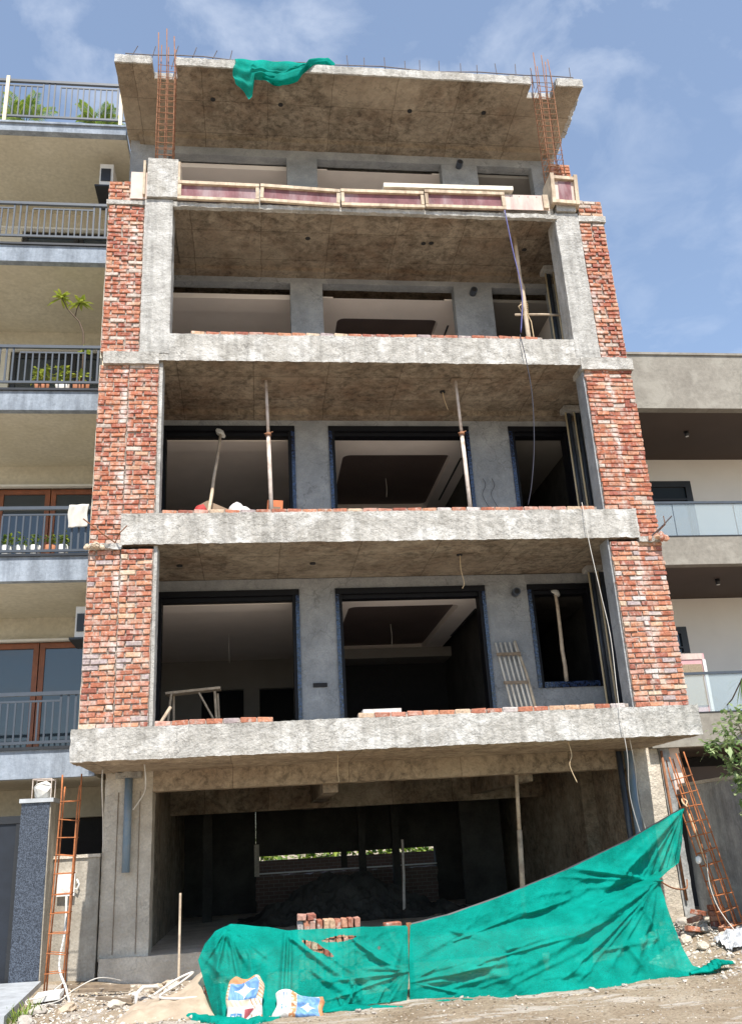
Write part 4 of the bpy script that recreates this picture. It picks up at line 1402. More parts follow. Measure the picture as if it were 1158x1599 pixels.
B().tube([(-4.2, 0.0, 5.95), (-4.1, -0.18, 6.08), (-3.98, -0.25, 6.18)], 0.009, 6).build('bar', ['rust'], t)
t = thing('bent_bars', (4.5, -0.05, 5.95), 'rusty bar ends poking out of the broken right ledge', 'rebar')
B().tube([(4.40, 0.0, 5.95), (4.58, -0.15, 6.10), (4.74, -0.22, 6.25)], 0.013, 6).build('bar', ['rebar_dark'], t)
B().tube([(4.52, -0.05, 6.02), (4.60, -0.22, 6.10), (4.58, -0.25, 6.24)], 0.008, 6).build('bar', ['rust'], t)
for x0, lab in ((-4.45, 'crumbling mortar clump under the broken left ledge'), (4.50, 'crumbling orange mortar clump on the broken right ledge')):
    t = thing('mortar_clump', (x0, -0.05, 5.9), lab, 'mortar clump')
    rn = random.Random(int(x0 * 10))
    for k in range(6):
        s = rn.uniform(0.07, 0.14)
        place('lump', stone_mesh(k + int(x0), 2, 0.3, 'timber' if x0 < 0 else 'brick_clean'), t, (x0 + rn.uniform(-.14, .14), -0.08 + rn.uniform(-.03, .03), 5.93 + rn.uniform(-.03, .05)), (k, k * 2, 0), (s * 1.2, s, s * 0.8))

# ================================================================== SHUTTERING ON THE FOURTH SLAB
def panel(x0, x1, z0, z1, label, tilt=0.0, plain=False, y=-0.075, dz=0.0):
    t = thing('formwork_shutter', ((x0 + x1) / 2, y, z0), label, 'formwork', 'shutter boards on the slab edge')
    rot = Matrix.Rotation(tilt, 3, 'Y')
    org = ((x0 + x1) / 2, y, (z0 + z1) / 2)
    B().box(x0, x1, y, y + 0.014, z0, z1, 0, rot, org).build('plywood', ['ply_pale' if plain else 'ply'], t)
    if not plain:
        B().box(x0, x1, y - 0.055, y - 0.001, z1 - 0.058, z1 + 0.004, 0, rot, org).build('top_batten', ['timber'], t)
        B().box(x0, x1, y - 0.055, y - 0.001, z0 - 0.004, z0 + 0.055, 0, rot, org).build('bottom_batten', ['timber'], t)
        for x in (x0 + 0.001, x1 - 0.061):
            B().box(x, x + 0.06, y - 0.05, y - 0.002, z0 + 0.072, z1 - 0.077, 0, rot, org).build('stud', ['timber'], t)
    else:
        for k in range(5):
            B().box(x0 + 0.1 + k * 0.17, x0 + 0.115 + k * 0.17, y - 0.004, y - 0.0005, z1 - 0.05, z1 - 0.035, 0, rot, org).build('nail_head', ['rebar_dark'], t)
        B().box(x1 - 0.12, x1 - 0.02, y - 0.05, y - 0.001, z0 + 0.02, z1 - 0.02, 0, rot, org).build('end_block', ['timber'], t)
    return t


panel(-3.36, -1.92, 12.38, 12.77, 'purple plywood shutter with cream battens next to the left column head', 0.012)
panel(-1.90, -0.46, 12.37, 12.74, 'slightly tilted plywood shutter, second from the left column head', 0.045)
panel(-0.44, 1.10, 12.37, 12.73, 'plywood shutter with brown battens under the left end of the white plank', -0.006)
panel(1.12, 2.64, 12.40, 12.78, 'plywood shutter wholly under the long white plank', -0.004)
panel(2.66, 3.50, 12.44, 12.78, 'plain pinkish shutter board without battens next to the right column head', -0.01, True)
t = thing('plank', (1.6, -0.05, 12.8), 'long white plank lying on the shutter tops', 'plank')
B().box(0.36, 2.82, -0.14, 0.08, 12.815, 12.905, 0, Matrix.Rotation(-0.012, 3, 'Y')).build('board', ['plank'], t)
t = thing('column_shutter', (3.82, -0.05, 12.5), 'boxed plywood and timber shutter round the right column head', 'formwork')
rot = Matrix.Rotation(0.05, 3, 'Y')
og = (3.83, 0.1, 12.9)
B().box(3.62, 4.04, -0.10, -0.086, 12.56, 13.22, 0, rot, og).build('plywood', ['ply_pale'], t)
B().box(3.72, 3.97, -0.112, -0.101, 12.64, 13.10, 0, rot, og).build('pink_face', ['ply'], t)
for x in (3.56, 4.02):
    B().box(x, x + 0.07, -0.17, 0.30, 12.55, 13.24, 0, rot, og).build('side_board', ['timber'], t)
for z in (12.56, 13.12):
    B().box(3.632, 4.018, -0.165, -0.113, z, z + 0.07, 0, rot, og).build('cleat', ['timber'], t)
B().box(3.632, 4.018, 0.28, 0.31, 12.55, 13.2, 0, rot, og).build('back_board', ['ply_pale'], t)
B().rough(3.64, 4.01, -0.08, 0.27, 12.44, 13.15, 0.1, 0.01, 2, 3).build('column_head', ['column'], bld, merge=True)
for x in (-3.95, -3.34):
    t = thing('shutter_board', (x, 0.1, 12.5), 'narrow yellow timber board on the %s side of the left column head' % ('left' if x < -3.6 else 'right'), 'formwork')
    B().box(x - 0.02, x + 0.02, -0.12, 0.30, 12.46, 13.20).build('board', ['timber'], t)

# ================================================================== PROPS AND POLES
def prop(base, top, label, mat='prop', r=0.035, collar=True, head='plate', wood=False):
    t = thing('prop', base, label, 'prop')
    b0, t0 = Vector(base), Vector(top)
    mid = b0.lerp(t0, 0.62)
    if wood:
        rn = random.Random(int(abs(b0.x * 100)))
        pts = [b0.lerp(t0, k / 6) + Vector((rn.uniform(-.012, .012), 0, 0)) for k in range(7)]
        B().tube(pts, [r * (1.05 - 0.25 * k / 6) for k in range(7)], 8).build('pole', [mat], t, smooth=True)
    else:
        B().tube([b0, mid], r, 10).build('outer_tube', [mat], t, smooth=True)
        B().tube([mid, t0], r * 0.76, 10).build('inner_tube', ['wood_dark' if mat == 'prop' and not collar else mat], t, smooth=True)
        if collar:
            a = mid - (t0 - b0).normalized() * 0.05
            B().tube([a, mid], r * 1.5, 10).build('collar', ['rust'], t, smooth=True)
            d = (t0 - b0).normalized()
            B().tube([mid + Vector((-0.07, -0.02, -0.02)), mid + Vector((0.08, -0.02, 0.02))], 0.008, 6).build('pin', ['rust'], t)
    if head == 'plate':
        B().box(t0.x - 0.09, t0.x + 0.09, t0.y - 0.08, t0.y + 0.08, t0.z - 0.012, t0.z, 0).build('head_plate', ['wood_dark'], t)
        B().box(b0.x - 0.07, b0.x + 0.07, b0.y - 0.07, b0.y + 0.07, b0.z, b0.z + 0.012, 0).build('base_plate', ['rust'], t)
    elif head == 'rag':
        place('head_packing', stone_mesh(7, 2, 0.35, 'cloth_white'), t, t0 + Vector((0, 0, -0.03)), (0.2, 0.5, 0.3), (0.22, 0.13, 0.13))
    return t


prop((-1.78, 0.60, 6.45), (-1.84, 0.62, 9.165), 'steel prop with collar left of centre on the second balcony')
prop((1.58, 0.58, 6.45), (1.53, 0.56, 9.165), 'steel prop standing before the middle opening of the second balcony')
prop((-2.84, 0.7, 6.45), (-2.67, 1.95, 8.80), 'crooked wooden pole leaning in the left opening of the second storey', 'bamboo', 0.032, head='rag', wood=True)
prop((3.42, 2.10, 3.955), (3.41, 2.10, 5.65), 'pale wooden pole wedged in the right window of the first storey', 'bamboo', 0.038, head='rag', wood=True)
prop((2.24, 2.3, 0.06), (2.34, 2.2, 2.44), 'wooden prop under the front beam of the dark parking storey', 'bamboo', 0.045, collar=False)
prop((0.83, 6.0, 0.06), (0.86, 5.9, 1.50), 'thin pole standing deep inside the dark parking storey', 'prop', 0.032, collar=False, wood=True, head=None)
t = prop((3.10, 0.80, 9.69), (2.98, 0.60, 12.355), 'wooden prop lashed with rope on the third balcony at the right', 'bamboo', 0.045, wood=True)
rn = random.Random(6)
c = Vector((3.06, 0.76, 10.80))
pts = []
for k in range(60):
    a = k * 0.75
    pts.append(c + Vector((0.062 * math.cos(a) + rn.uniform(-.006, .006), 0.062 * math.sin(a), -0.16 + 0.0055 * k)))
B().tube(pts, 0.010, 5).build('lashing', ['twine'], t, smooth=True)
B().tube([c + Vector((-0.05, -0.06, 0.1)), c + Vector((-0.14, -0.08, 0.02)), c + Vector((-0.1, -0.08, -0.1)), c + Vector((-0.03, -0.07, -0.02)), c + Vector((0.07, -0.07, -0.3)), c + Vector((0.08, -0.07, -0.65)), c + Vector((0.02, -0.07, -0.95))], 0.010, 5).build('rope_end', ['twine'], t, smooth=True)
B().tube([c + Vector((0.0, -0.06, 0.1)), c + Vector((0.03, -0.06, 0.45)), c + Vector((-0.04, -0.06, 0.75)), c + Vector((-0.02, 0.0, 0.8))], 0.012, 5).build('rope_end', ['twine'], t, smooth=True)
t = thing('cross_pole', (3.5, 0.8, 10.75), 'thin horizontal pole tied between the lashed prop and the right column', 'pole')
B().tube([(2.88, 0.83, 10.73), (3.4, 0.82, 10.74), (4.06, 0.80, 10.72)], 0.024, 8).build('pole', ['bamboo'], t, smooth=True)

# trestle in the left room of the first storey
t = thing('trestle', (-3.1, 2.7, 3.22), 'rough wooden trestle standing in the left opening of the first storey', 'trestle')
rot = Matrix.Rotation(R(-4), 3, 'Y')
B().box(-3.62, -2.68, 2.5, 2.78, 4.10, 4.14, 0, rot).build('top_plank', ['bamboo'], t)
for (x, y, dx_) in ((-3.52, 2.52, -0.08), (-3.50, 2.76, 0.02), (-2.78, 2.52, 0.06), (-2.74, 2.76, 0.05)):
    B().tube([(x + dx_, y, 3.22), (x, y, 4.09)], 0.022, 7).build('leg', ['bamboo'], t)
B().tube([(-2.76, 2.50, 3.55), (-3.05, 2.52, 4.08)], 0.018, 6).build('brace', ['bamboo'], t)
B().tube([(-3.58, 2.64, 3.55), (-3.50, 2.66, 3.55), (-2.70, 2.66, 3.56)], 0.015, 6).build('stretcher', ['bamboo'], t)
t = thing('loose_stick', (-3.5, 0.3, 3.3), 'short pale stick poking up at the left end of the first balcony', 'stick')
B().tube([(-3.50, 0.25, 3.22), (-3.32, 0.28, 3.52)], 0.025, 7).build('stick', ['bamboo'], t)

# rack of poles against the plaster
t = thing('pole_rack', (2.4, 1.7, 3.25), 'pale pole hurdle with two cross battens leaning against the plaster beside the right window', 'pole rack')
for k in range(5):
    x = 2.15 + k * 0.085
    B().tube([(x + 0.12, 1.60, 3.22), (x, 1.96, 4.68)], 0.019, 7).build('pole', ['plank'], t, smooth=True)
B().tube([(2.66, 1.58, 3.22), (2.60, 1.80, 4.1), (2.50, 1.96, 4.70)], 0.024, 7).build('yellow_pole', ['timber'], t, smooth=True)
for z, y in ((3.93, 1.75), (4.45, 1.87)):
    B().box(2.10 + (4.68 - z) * 0.07, 2.53 + (4.68 - z) * 0.07, y - 0.045, y - 0.015, z - 0.025, z + 0.025).build('batten', ['wood_dark'], t)

# clutter on the second balcony
t = thing('cardboard_sheet', (-2.75, 1.0, 6.46), 'brown corrugated sheet leaning on the second balcony behind the crooked pole', 'sheet')
b = B()
b.add([(-3.05, 1.0, 6.47), (-2.25, 1.0, 6.47), (-2.45, 1.12, 6.92), (-2.86, 1.15, 7.12), (-3.05, 1.12, 7.0)], [(0, 1, 2, 3, 4)])
o = b.build('sheet_body', ['card'], t)
md = o.modifiers.new('thick', 'SOLIDIFY')
md.thickness = 0.02


def lump(name, c, s, mat, label, cat, seed):
    t = thing(name, c, label, cat)
    me = stone_mesh(seed, 3, 0.22, mat)
    for p in me.polygons:
        p.use_smooth = True
    place('bundle', me, t, c, (0, 0, seed), s)
    return t


lump('red_bag', (-2.95, 0.60, 6.62), (0.35, 0.25, 0.42), 'red_cloth', 'red bag lying behind the sill of the second balcony', 'bag', 5)
lump('white_bag', (-2.32, 0.55, 6.62), (0.42, 0.25, 0.40), 'sack_white', 'white printed bag behind the sill of the second balcony', 'bag', 9)
t = thing('orange_box', (-1.72, 0.9, 6.46), 'orange box behind the steel prop on the second balcony', 'box')
B().box(-1.86, -1.60, 0.8, 1.0, 6.46, 6.98, 0, Matrix.Rotation(0.06, 3, 'Y')).build('box_body', ['orange'], t)
B().box(-1.83, -1.63, 0.79, 0.80, 6.78, 6.86, 0, Matrix.Rotation(0.06, 3, 'Y')).build('tape', ['card'], t)
t = thing('white_board', (-0.2, 0.35, 3.28), 'thin white board lying flat on the sill of the first balcony', 'board')
B().box(-0.48, 0.10, 0.20, 0.45, 3.29, 3.36).build('board_body', ['sack_white'], t)


# ================================================================== CABLES
def cable(pts, label, mat='cable_black', r=0.008, name='cable', sub=6):
    # smooth the polyline
    P_ = [Vector(p) for p in pts]
    out = []
    for i in range(len(P_) - 1):
        p0, p1, p2, p3 = P_[max(0, i - 1)], P_[i], P_[i + 1], P_[min(len(P_) - 1, i + 2)]
        for k in range(sub):
            t_ = k / sub
            out.append(0.5 * ((2 * p1) + (p2 - p0) * t_ + (2 * p0 - 5 * p1 + 4 * p2 - p3) * t_ ** 2 + (3 * p1 - p0 - 3 * p2 + p3) * t_ ** 3))
    out.append(P_[-1])
    o = B().tube(out, r, 6).build(name, [mat], None, org=P_[-1], smooth=True)
    return tag(o, label, 'cable')


cable([(2.60, -0.14, 12.36), (2.66, -0.13, 11.5), (2.73, -0.12, 10.6), (2.62, -0.11, 9.76)], 'taut blue cable dropping past the lashed prop on the third storey', 'cable_blue', 0.011)
cable([(2.60, -0.10, 9.72), (2.64, -0.13, 9.2), (2.67, -0.12, 8.5), (2.60, -0.1, 7.6), (2.48, -0.08, 6.9), (2.40, 0.0, 6.55)], 'thin dark cable hanging in front of the right opening of the second storey', 'cable_black', 0.008)
cable([(3.30, -0.06, 6.56), (3.29, -0.12, 6.3), (3.30, -0.13, 5.8), (3.36, -0.14, 5.0), (3.42, -0.13, 4.3), (3.40, -0.12, 3.5), (3.37, -0.18, 3.0), (3.42, -0.1, 2.5), (3.45, 0.1, 1.9), (3.6, 0.2, 1.2)], 'pale cable running down from the second slab past the green net', 'cable_white', 0.006)
cable([(3.62, 0.2, 2.76), (3.72, 0.4, 2.3), (3.78, 0.6, 1.8), (3.95, 0.8, 1.2)], 'cream cable hanging beside the blue drain pipe on the right', 'cable_white', 0.007)
cable([(1.36, 0.75, 5.95), (1.35, 0.74, 5.7), (1.38, 0.73, 5.45), (1.34, 0.72, 5.35)], 'short twine hanging from the ceiling box of the first balcony', 'twine', 0.007)
cable([(1.38, 1.0, 9.16), (1.40, 1.0, 9.0), (1.45, 1.0, 8.8)], 'short twine hanging from the ceiling box of the second balcony', 'twine', 0.007)
cable([(2.6, 0.1, 2.74), (2.63, 0.1, 2.55), (2.58, 0.1, 2.4), (2.66, 0.1, 2.15)], 'kinked pale wire hanging under the first slab at the right', 'twine', 0.007)
cable([(-0.87, 0.4, 2.74), (-0.88, 0.4, 2.5), (-0.87, 0.4, 2.35)], 'short twine hanging under the middle of the first slab', 'twine', 0.006)
cable([(-4.35, 0.9, 2.72), (-4.36, 0.95, 2.5), (-4.42, 1.6, 2.0), (-4.44, 1.85, 1.56)], 'pale cable hanging at the left corner of the first slab', 'cable_white', 0.012)
cable([(-3.7, 0.5, 2.74), (-3.68, 0.55, 2.5), (-3.74, 0.9, 2.35), (-3.95, 1.4, 2.15)], 'curled pale wire beside the blue drain pipe on the left', 'cable_white', 0.010)
cable([(-4.95, 1.85, 0.96), (-4.88, 1.5, 0.5), (-4.76, 0.6, 0.15), (-4.60, 0.3, -0.1), (-4.52, 0.2, -0.28)], 'grey conduit curving from the meter box to the ground', 'cable_white', 0.018, 'conduit')
cable([(-4.62, 0.3, -0.02), (-4.8, 0.0, -0.14), (-5.0, -0.1, -0.16), (-4.9, -0.3, -0.2), (-4.62, -0.1, -0.2), (-4.45, 0.1, -0.1), (-4.2, 0.4, -0.02), (-3.95, 0.8, -0.12)], 'loose loop of pale cable on the rubble at the left', 'cable_white', 0.007)
cable([(4.42, -0.05, 1.05), (4.36, -0.1, 0.7), (4.40, -0.12, 0.4), (4.46, -0.2, 0.2), (4.52, -0.35, 0.02)], 'thin white cable trailing down onto the rubble at the right', 'cable_white', 0.006)
cable([(4.28, 0.0, 1.62), (4.33, -0.03, 1.3), (4.38, -0.05, 0.9), (4.44, -0.06, 0.55)], 'frayed jute rope end hanging from the leaning cage', 'twine', 0.012, 'rope')
cable([(4.20, -0.02, 1.80), (4.23, -0.03, 1.74), (4.27, -0.02, 1.80), (4.22, 0.02, 1.84), (4.20, -0.02, 1.78), (4.25, -0.04, 1.72)], 'small jute knot tying the net to the leaning cage', 'twine', 0.010, 'rope')
cable([(3.36, -0.68, 0.78), (3.62, -0.5, 0.66), (3.95, -0.2, 0.62), (4.1, 0.05, 0.72)], 'slack brown cord between the net and the leaning cage', 'rust', 0.012, 'cord')
for x in (2.25, 2.42):
    cable([(x, 2.0, 7.85), (x + 0.03, 1.97, 7.7), (x - 0.05, 1.97, 7.5), (x + 0.08, 1.97, 7.2), (x + 0.22, 1.98, 7.0)], 'thin wires sprouting from the %s of the plaster right of the middle second storey opening' % ('left' if x < 2.3 else 'right'), 'cable_black', 0.005, 'wire')


# ================================================================== GREEN NETS
def seg_dist(p, a, b_):
    ab = (b_[0] - a[0], b_[1] - a[1])
    l2 = ab[0] ** 2 + ab[1] ** 2
    t_ = ((p[0] - a[0]) * ab[0] + (p[1] - a[1]) * ab[1]) / l2
    tt = max(0, min(1, t_))
    qx, qz = a[0] + ab[0] * tt, a[1] + ab[1] * tt
    return math.hypot(p[0] - qx, p[1] - qz), tt


def coons(top, bot, left, right):
    c00, c10, c01, c11 = Vector(bot[0]), Vector(bot[-1]), Vector(top[0]), Vector(top[-1])

    def f(u, v):
        a = polyat(bot, u) * (1 - v) + polyat(top, u) * v
        b_ = polyat(left, v) * (1 - u) + polyat(right, v) * u
        c = c00 * (1 - u) * (1 - v) + c10 * u * (1 - v) + c01 * (1 - u) * v + c11 * u * v
        return a + b_ - c
    return f


def net(name, label, top, bot, left, right, folds, nu, nv, ripple=(), holes=(), seed=0, bulge=0.0, crease=0.02):
    f = coons(top, bot, left, right)
    off = Vector((seed * 5.1, 0, seed * 2.2))

    def g(u, v):
        p = f(u, v)
        q = (p.x, p.z)
        e = min(1, 8 * u, 8 * (1 - u) + 0.25, 8 * (1 - v) + 0.15)
        dy_ = -bulge * math.sin(math.pi * min(1, max(0, u))) * math.sin(math.pi * (0.15 + 0.75 * v))
        for (a, b_, w, amp) in folds:
            d_, tt = seg_dist(q, a, b_)
            ww = w * (0.45 + 0.75 * tt)
            k = math.exp(-(d_ / ww) ** 2)
            dy_ += -amp * k * (0.45 + 0.55 * math.sin(math.pi * (0.1 + 0.85 * tt)))
        for (cx, cz, n_, amp, rad) in ripple:         # pleats radiating from a tied point
            d_ = math.hypot(q[0] - cx, q[1] - cz)
            a_ = math.atan2(q[1] - cz, q[0] - cx)
            a_ += 0.18 * noise.noise(Vector((q[0] * 1.6, q[1] * 1.6, seed)))
            s = 1 - abs(math.sin(a_ * n_)) ** 0.8
            dy_ += -amp * s * math.exp(-((d_ / rad) ** 1.5)) * min(1, d_ / 0.12)
        r_ = p + off
        dy_ += 0.030 * noise.noise(r_ * 1.9) + crease * noise.noise(Vector((r_.x * 3.0 + r_.z * 2.5, 0, r_.z * 5.0 - r_.x * 2.0)))
        # fine diagonal drape creases
        s2 = noise.noise(Vector((r_.x * 1.4 - r_.z * 1.0, 0.7, r_.z * 8 - r_.x * 3.6)))
        dy_ += -0.010 * (1 - abs(s2)) ** 4
        s3 = noise.noise(Vector((r_.x * 4.5 + r_.z * 2.0, 3.7, r_.z * 5 - r_.x * 7.0)))
        dy_ += -0.012 * (1 - abs(s3)) ** 6
        s4 = noise.noise(Vector((r_.x * 3.0, 8.1, r_.z * 16 - r_.x * 5.0)))
        dy_ += -0.004 * (1 - abs(s4)) ** 4
        return (p.x, p.y + dy_ * e, p.z + (0.012 * noise.noise(r_ * 6) if v > 0.98 else 0) + (0.02 * noise.noise(r_ * 5) if v < .03 else 0))

    def skip(u, v):
        p = f(u, v)
        for (cx, cz, rx, rz, ang) in holes:
            dx_, dz_ = p.x - cx, p.z - cz
            ca, sa = math.cos(ang), math.sin(ang)
            x_, z_ = dx_ * ca + dz_ * sa, -dx_ * sa + dz_ * ca
            if (abs(x_) / rx) ** 1.4 + (abs(z_) / rz) ** 1.4 < 1:
                return True
        return False
    b = B().grid(g, nu, nv, 0, skip if holes else None)
    o = b.build(name, ['net'], None, org=bot[0], smooth=True)
    return tag(o, label, 'net')


TR = [(-0.21, -1.30, .50), (.30, -1.20, .57), (1.03, -1.05, .73), (2.0, -.80, .98), (3.10, -.45, 1.31), (4.19, 0.0, 1.70)]
BR_ = [(-0.30, -1.50, -.31), (.07, -1.6, -.33), (.73, -1.75, -.33), (1.65, -1.8, -.33), (2.54, -1.6, -.31), (3.34, -1.4, -.28), (3.64, -1.4, -.29)]
LR = [BR_[0], (-0.27, -1.42, 0.1), TR[0]]
RR = [BR_[-1], (3.36, -1.32, -.20), (3.32, -1.2, -.01), (3.27, -1.0, .44), (3.33, -.70, .78), (3.75, -0.25, 0.90), (4.0, 0.0, .96), (4.10, 0.0, 1.25), TR[-1]]
fr = [((3.33, .78), (1.75, 0.30), .07, .09), ((3.33, .78), (1.2, 0.02), .05, .07), ((3.33, .78), (2.4, -.25), .06, .08), ((3.33, .78), (3.0, -.25), .05, .07),
      ((3.33, .78), (3.2, -.22), .04, .05), ((4.19, 1.7), (2.6, .72), .08, .10), ((4.19, 1.7), (1.9, .38), .06, .07), ((3.6, 1.25), (3.33, .78), .05, .06),
      ((-0.25, -.05), (.9, .18), .05, .08), ((.9, .18), (1.75, .30), .05, .07), ((-.28, -.2), (.55, .05), .04, .06), ((-.25, .1), (.5, .42), .06, .05), ((.55, .05), (1.1, -.3), .08, .05), ((1.6, -.05), (2.2, -.3), .10, .05), ((2.5, .1), (2.75, -.3), .06, .06), ((2.9, .5), (3.1, -.25), .05, .05), ((0.3, .4), (1.3, .1), .05, .05), ((1.1, .55), (2.4, .5), .07, .04)]
rq = random.Random(44)
for k in range(16):
    x0, z0 = rq.uniform(-.1, 2.2), rq.uniform(-.2, .55)
    l = rq.uniform(.6, 1.5)
    fr.append(((x0, z0), (x0 + l, z0 + l * rq.uniform(.05, .38)), rq.uniform(.02, .045), rq.uniform(.02, .055)))
for k in range(22):
    a = rq.uniform(2.75, 4.7)
    l = rq.uniform(.7, 2.3)
    fr.append(((3.33, .78), (3.33 + math.cos(a) * l, max(-.33, .78 + math.sin(a) * l * .8)), rq.uniform(.016, .034), rq.uniform(.025, .055)))
for k in range(14):
    a = rq.uniform(3.45, 4.35)
    l = rq.uniform(.8, 2.6)
    fr.append(((4.19, 1.7), (4.19 + math.cos(a) * l, 1.7 + math.sin(a) * l), rq.uniform(.018, .036), rq.uniform(.02, .05)))
for k in range(6):
    a = rq.uniform(-.3, .6)
    l = rq.uniform(.5, 1.5)
    fr.append(((-.27, -.12), (-.27 + math.cos(a) * l, -.12 + math.sin(a) * l * .8), rq.uniform(.015, .03), rq.uniform(.025, .06)))
netR = net('green_net', 'long green shade net stretched up to the leaning cage on the right', TR, BR_, LR, RR, fr, 260, 150,
           [(3.33, .78, 11, .022, 0.7), (4.19, 1.7, 16, .025, 0.7)], [], 1, 0.10)
TL = [(-2.72, -1.15, .44), (-2.60, -1.10, .57), (-2.41, -1.12, .64), (-2.06, -1.12, .585), (-1.71, -1.20, .525), (-.96, -1.25, .505), (-.24, -1.29, .50)]
BL = [(-2.59, -1.6, -.29), (-2.47, -1.9, -.32), (-1.97, -1.9, -.335), (-1.38, -1.7, -.32), (-.92, -1.6, -.30), (-.34, -1.5, -.30)]
LL = [BL[0], (-2.70, -1.36, -.02), (-2.80, -1.22, .27), TL[0]]
RL = [BL[-1], (-.30, -1.46, -.12), (-.28, -1.42, 0.02), (-.26, -1.36, .25), TL[-1]]
fl = [((-1.75, .52), (-1.84, -.3), .035, .12), ((-1.68, .52), (-1.75, -.3), .03, .10), ((-1.75, .5), (-1.0, -.05), .05, .09), ((-1.0, -.05), (-.85, -.3), .05, .06),
      ((-.26, .45), (-.55, -.1), .05, .07), ((-.28, .4), (-.35, -.2), .03, .07), ((-.95, .4), (-.55, .1), .03, .05), ((-1.45, .1), (-.95, -.22), .06, .07), ((-2.5, .55), (-2.1, 0.2), .06, .05), ((-2.75, .3), (-2.35, .05), .05, .06), ((-2.6, .5), (-2.5, -.2), .05, .06), ((-2.2, .4), (-2.1, -.2), .05, .05), ((-1.55, .45), (-.75, -.1), .04, .06), ((-.9, .35), (-.30, -.05), .04, .05)]
for k in range(8):
    a = rq.uniform(2.5, 4.2)
    l = rq.uniform(.4, 1.1)
    fl.append(((-.28, .0), (-.28 + math.cos(a) * l, .0 + math.sin(a) * l * .8), rq.uniform(.013, .028), rq.uniform(.025, .055)))
for k in range(14):
    a = rq.uniform(3.6, 5.9)
    l = rq.uniform(.4, .95)
    fl.append(((-2.45, .62), (-2.45 + math.cos(a) * l * .7, .62 + math.sin(a) * l), rq.uniform(.014, .03), rq.uniform(.03, .06)))
for k in range(8):
    x = rq.uniform(-2.6, -.5)
    fl.append(((x, -.1 + rq.uniform(-.1, .1)), (x + rq.uniform(-.15, .15), -.33), rq.uniform(.015, .03), rq.uniform(.03, .06)))
netL = net('green_net', 'torn green shade net draped over the brick stack behind the two sacks', TL, BL, LL, RL, fl, 200, 96,
           [(-.30, 0.0, 13, .018, 0.5), (-2.55, .58, 12, .02, .6)],
           [(-1.40, .335, .17, .045, -0.45), (-1.10, .40, .22, .035, .05), (-1.27, .27, .10, .03, -.5), (-0.62, .27, .02, .018, 0)], 2, 0.05)

# bunched hem trailing at the feet of the nets
def hem(pts, r, label, seed):
    rn = random.Random(seed)
    b = B()
    n = 60
    ring = 14
    vs_, fs = [], []
    for i in range(n + 1):
        p = polyat(pts, i / n)
        t_ = i / n
        rr = r * (0.45 + 0.8 * math.sin(math.pi * t_)) * (1 + 0.5 * noise.noise(p * 5))
        for k in range(ring):
            a = 2 * math.pi * k / ring
            q = rr * (1 + 0.45 * noise.noise(Vector((p.x * 9, a * 2, seed))))
            vs_.append((p.x + 0.25 * rr * math.sin(a * 3 + i), p.y + q * 1.6 * math.cos(a), p.z + q * 0.75 * max(-0.4, math.sin(a))))
    for i in range(n):
        for k in range(ring):
            fs.append((i * ring + k, i * ring + (k + 1) % ring, (i + 1) * ring + (k + 1) % ring, (i + 1) * ring + k))
    b.add(vs_, fs)
    o = b.build('net_scrap', ['net'], None, org=pts[0], smooth=True)
    return tag(o, label, 'net scrap')


hem([(3.25, -1.45, -.27), (3.50, -1.40, -.25), (3.72, -1.30, -.20), (3.95, -1.22, -.22)], 0.055, 'bunched green net tail trailing at the right foot of the long net', 1)
hem([(-2.95, -1.5, -.28), (-2.6, -1.9, -.30), (-2.2, -2.2, -.31), (-1.85, -2.0, -.31)], 0.08, 'crumpled green net on the ground under the upright sack', 2)
hem([(-1.5, -1.85, -.31), (-1.1, -1.75, -.30), (-.7, -1.8, -.31), (-.45, -1.9, -.31)], 0.035, 'thin green net strip along the foot of the torn net', 3)
hem([(-.1, -1.75, -.31), (.2, -1.8, -.31), (.45, -1.85, -.31)], 0.03, 'small green net shred left of the long net foot', 4)

# post and rail carrying the nets
t = thing('net_post', (-.23, -1.25, -.3), 'short red-brown post where the two green nets meet', 'post')
B().box(-.255, -.195, -1.30, -1.25, -.32, .52).build('post_body', ['rust'], t)
t = thing('net_rail', (2, -.7, .9), 'thin dark batten along the sloping top edge of the long net', 'batten')
B().tube([Vector(p) + Vector((0, 0.03, -0.005)) for p in TR], 0.018, 6).build('rail', ['black_metal'], t)
o = thing('stick', (-3.18, .8, -.3), 'thin upright wooden stick standing left of the torn net', 'stick')
B().tube([(-3.18, .8, -.35), (-3.175, .8, .95)], 0.017, 7).build('stick_body', ['bamboo'], o)


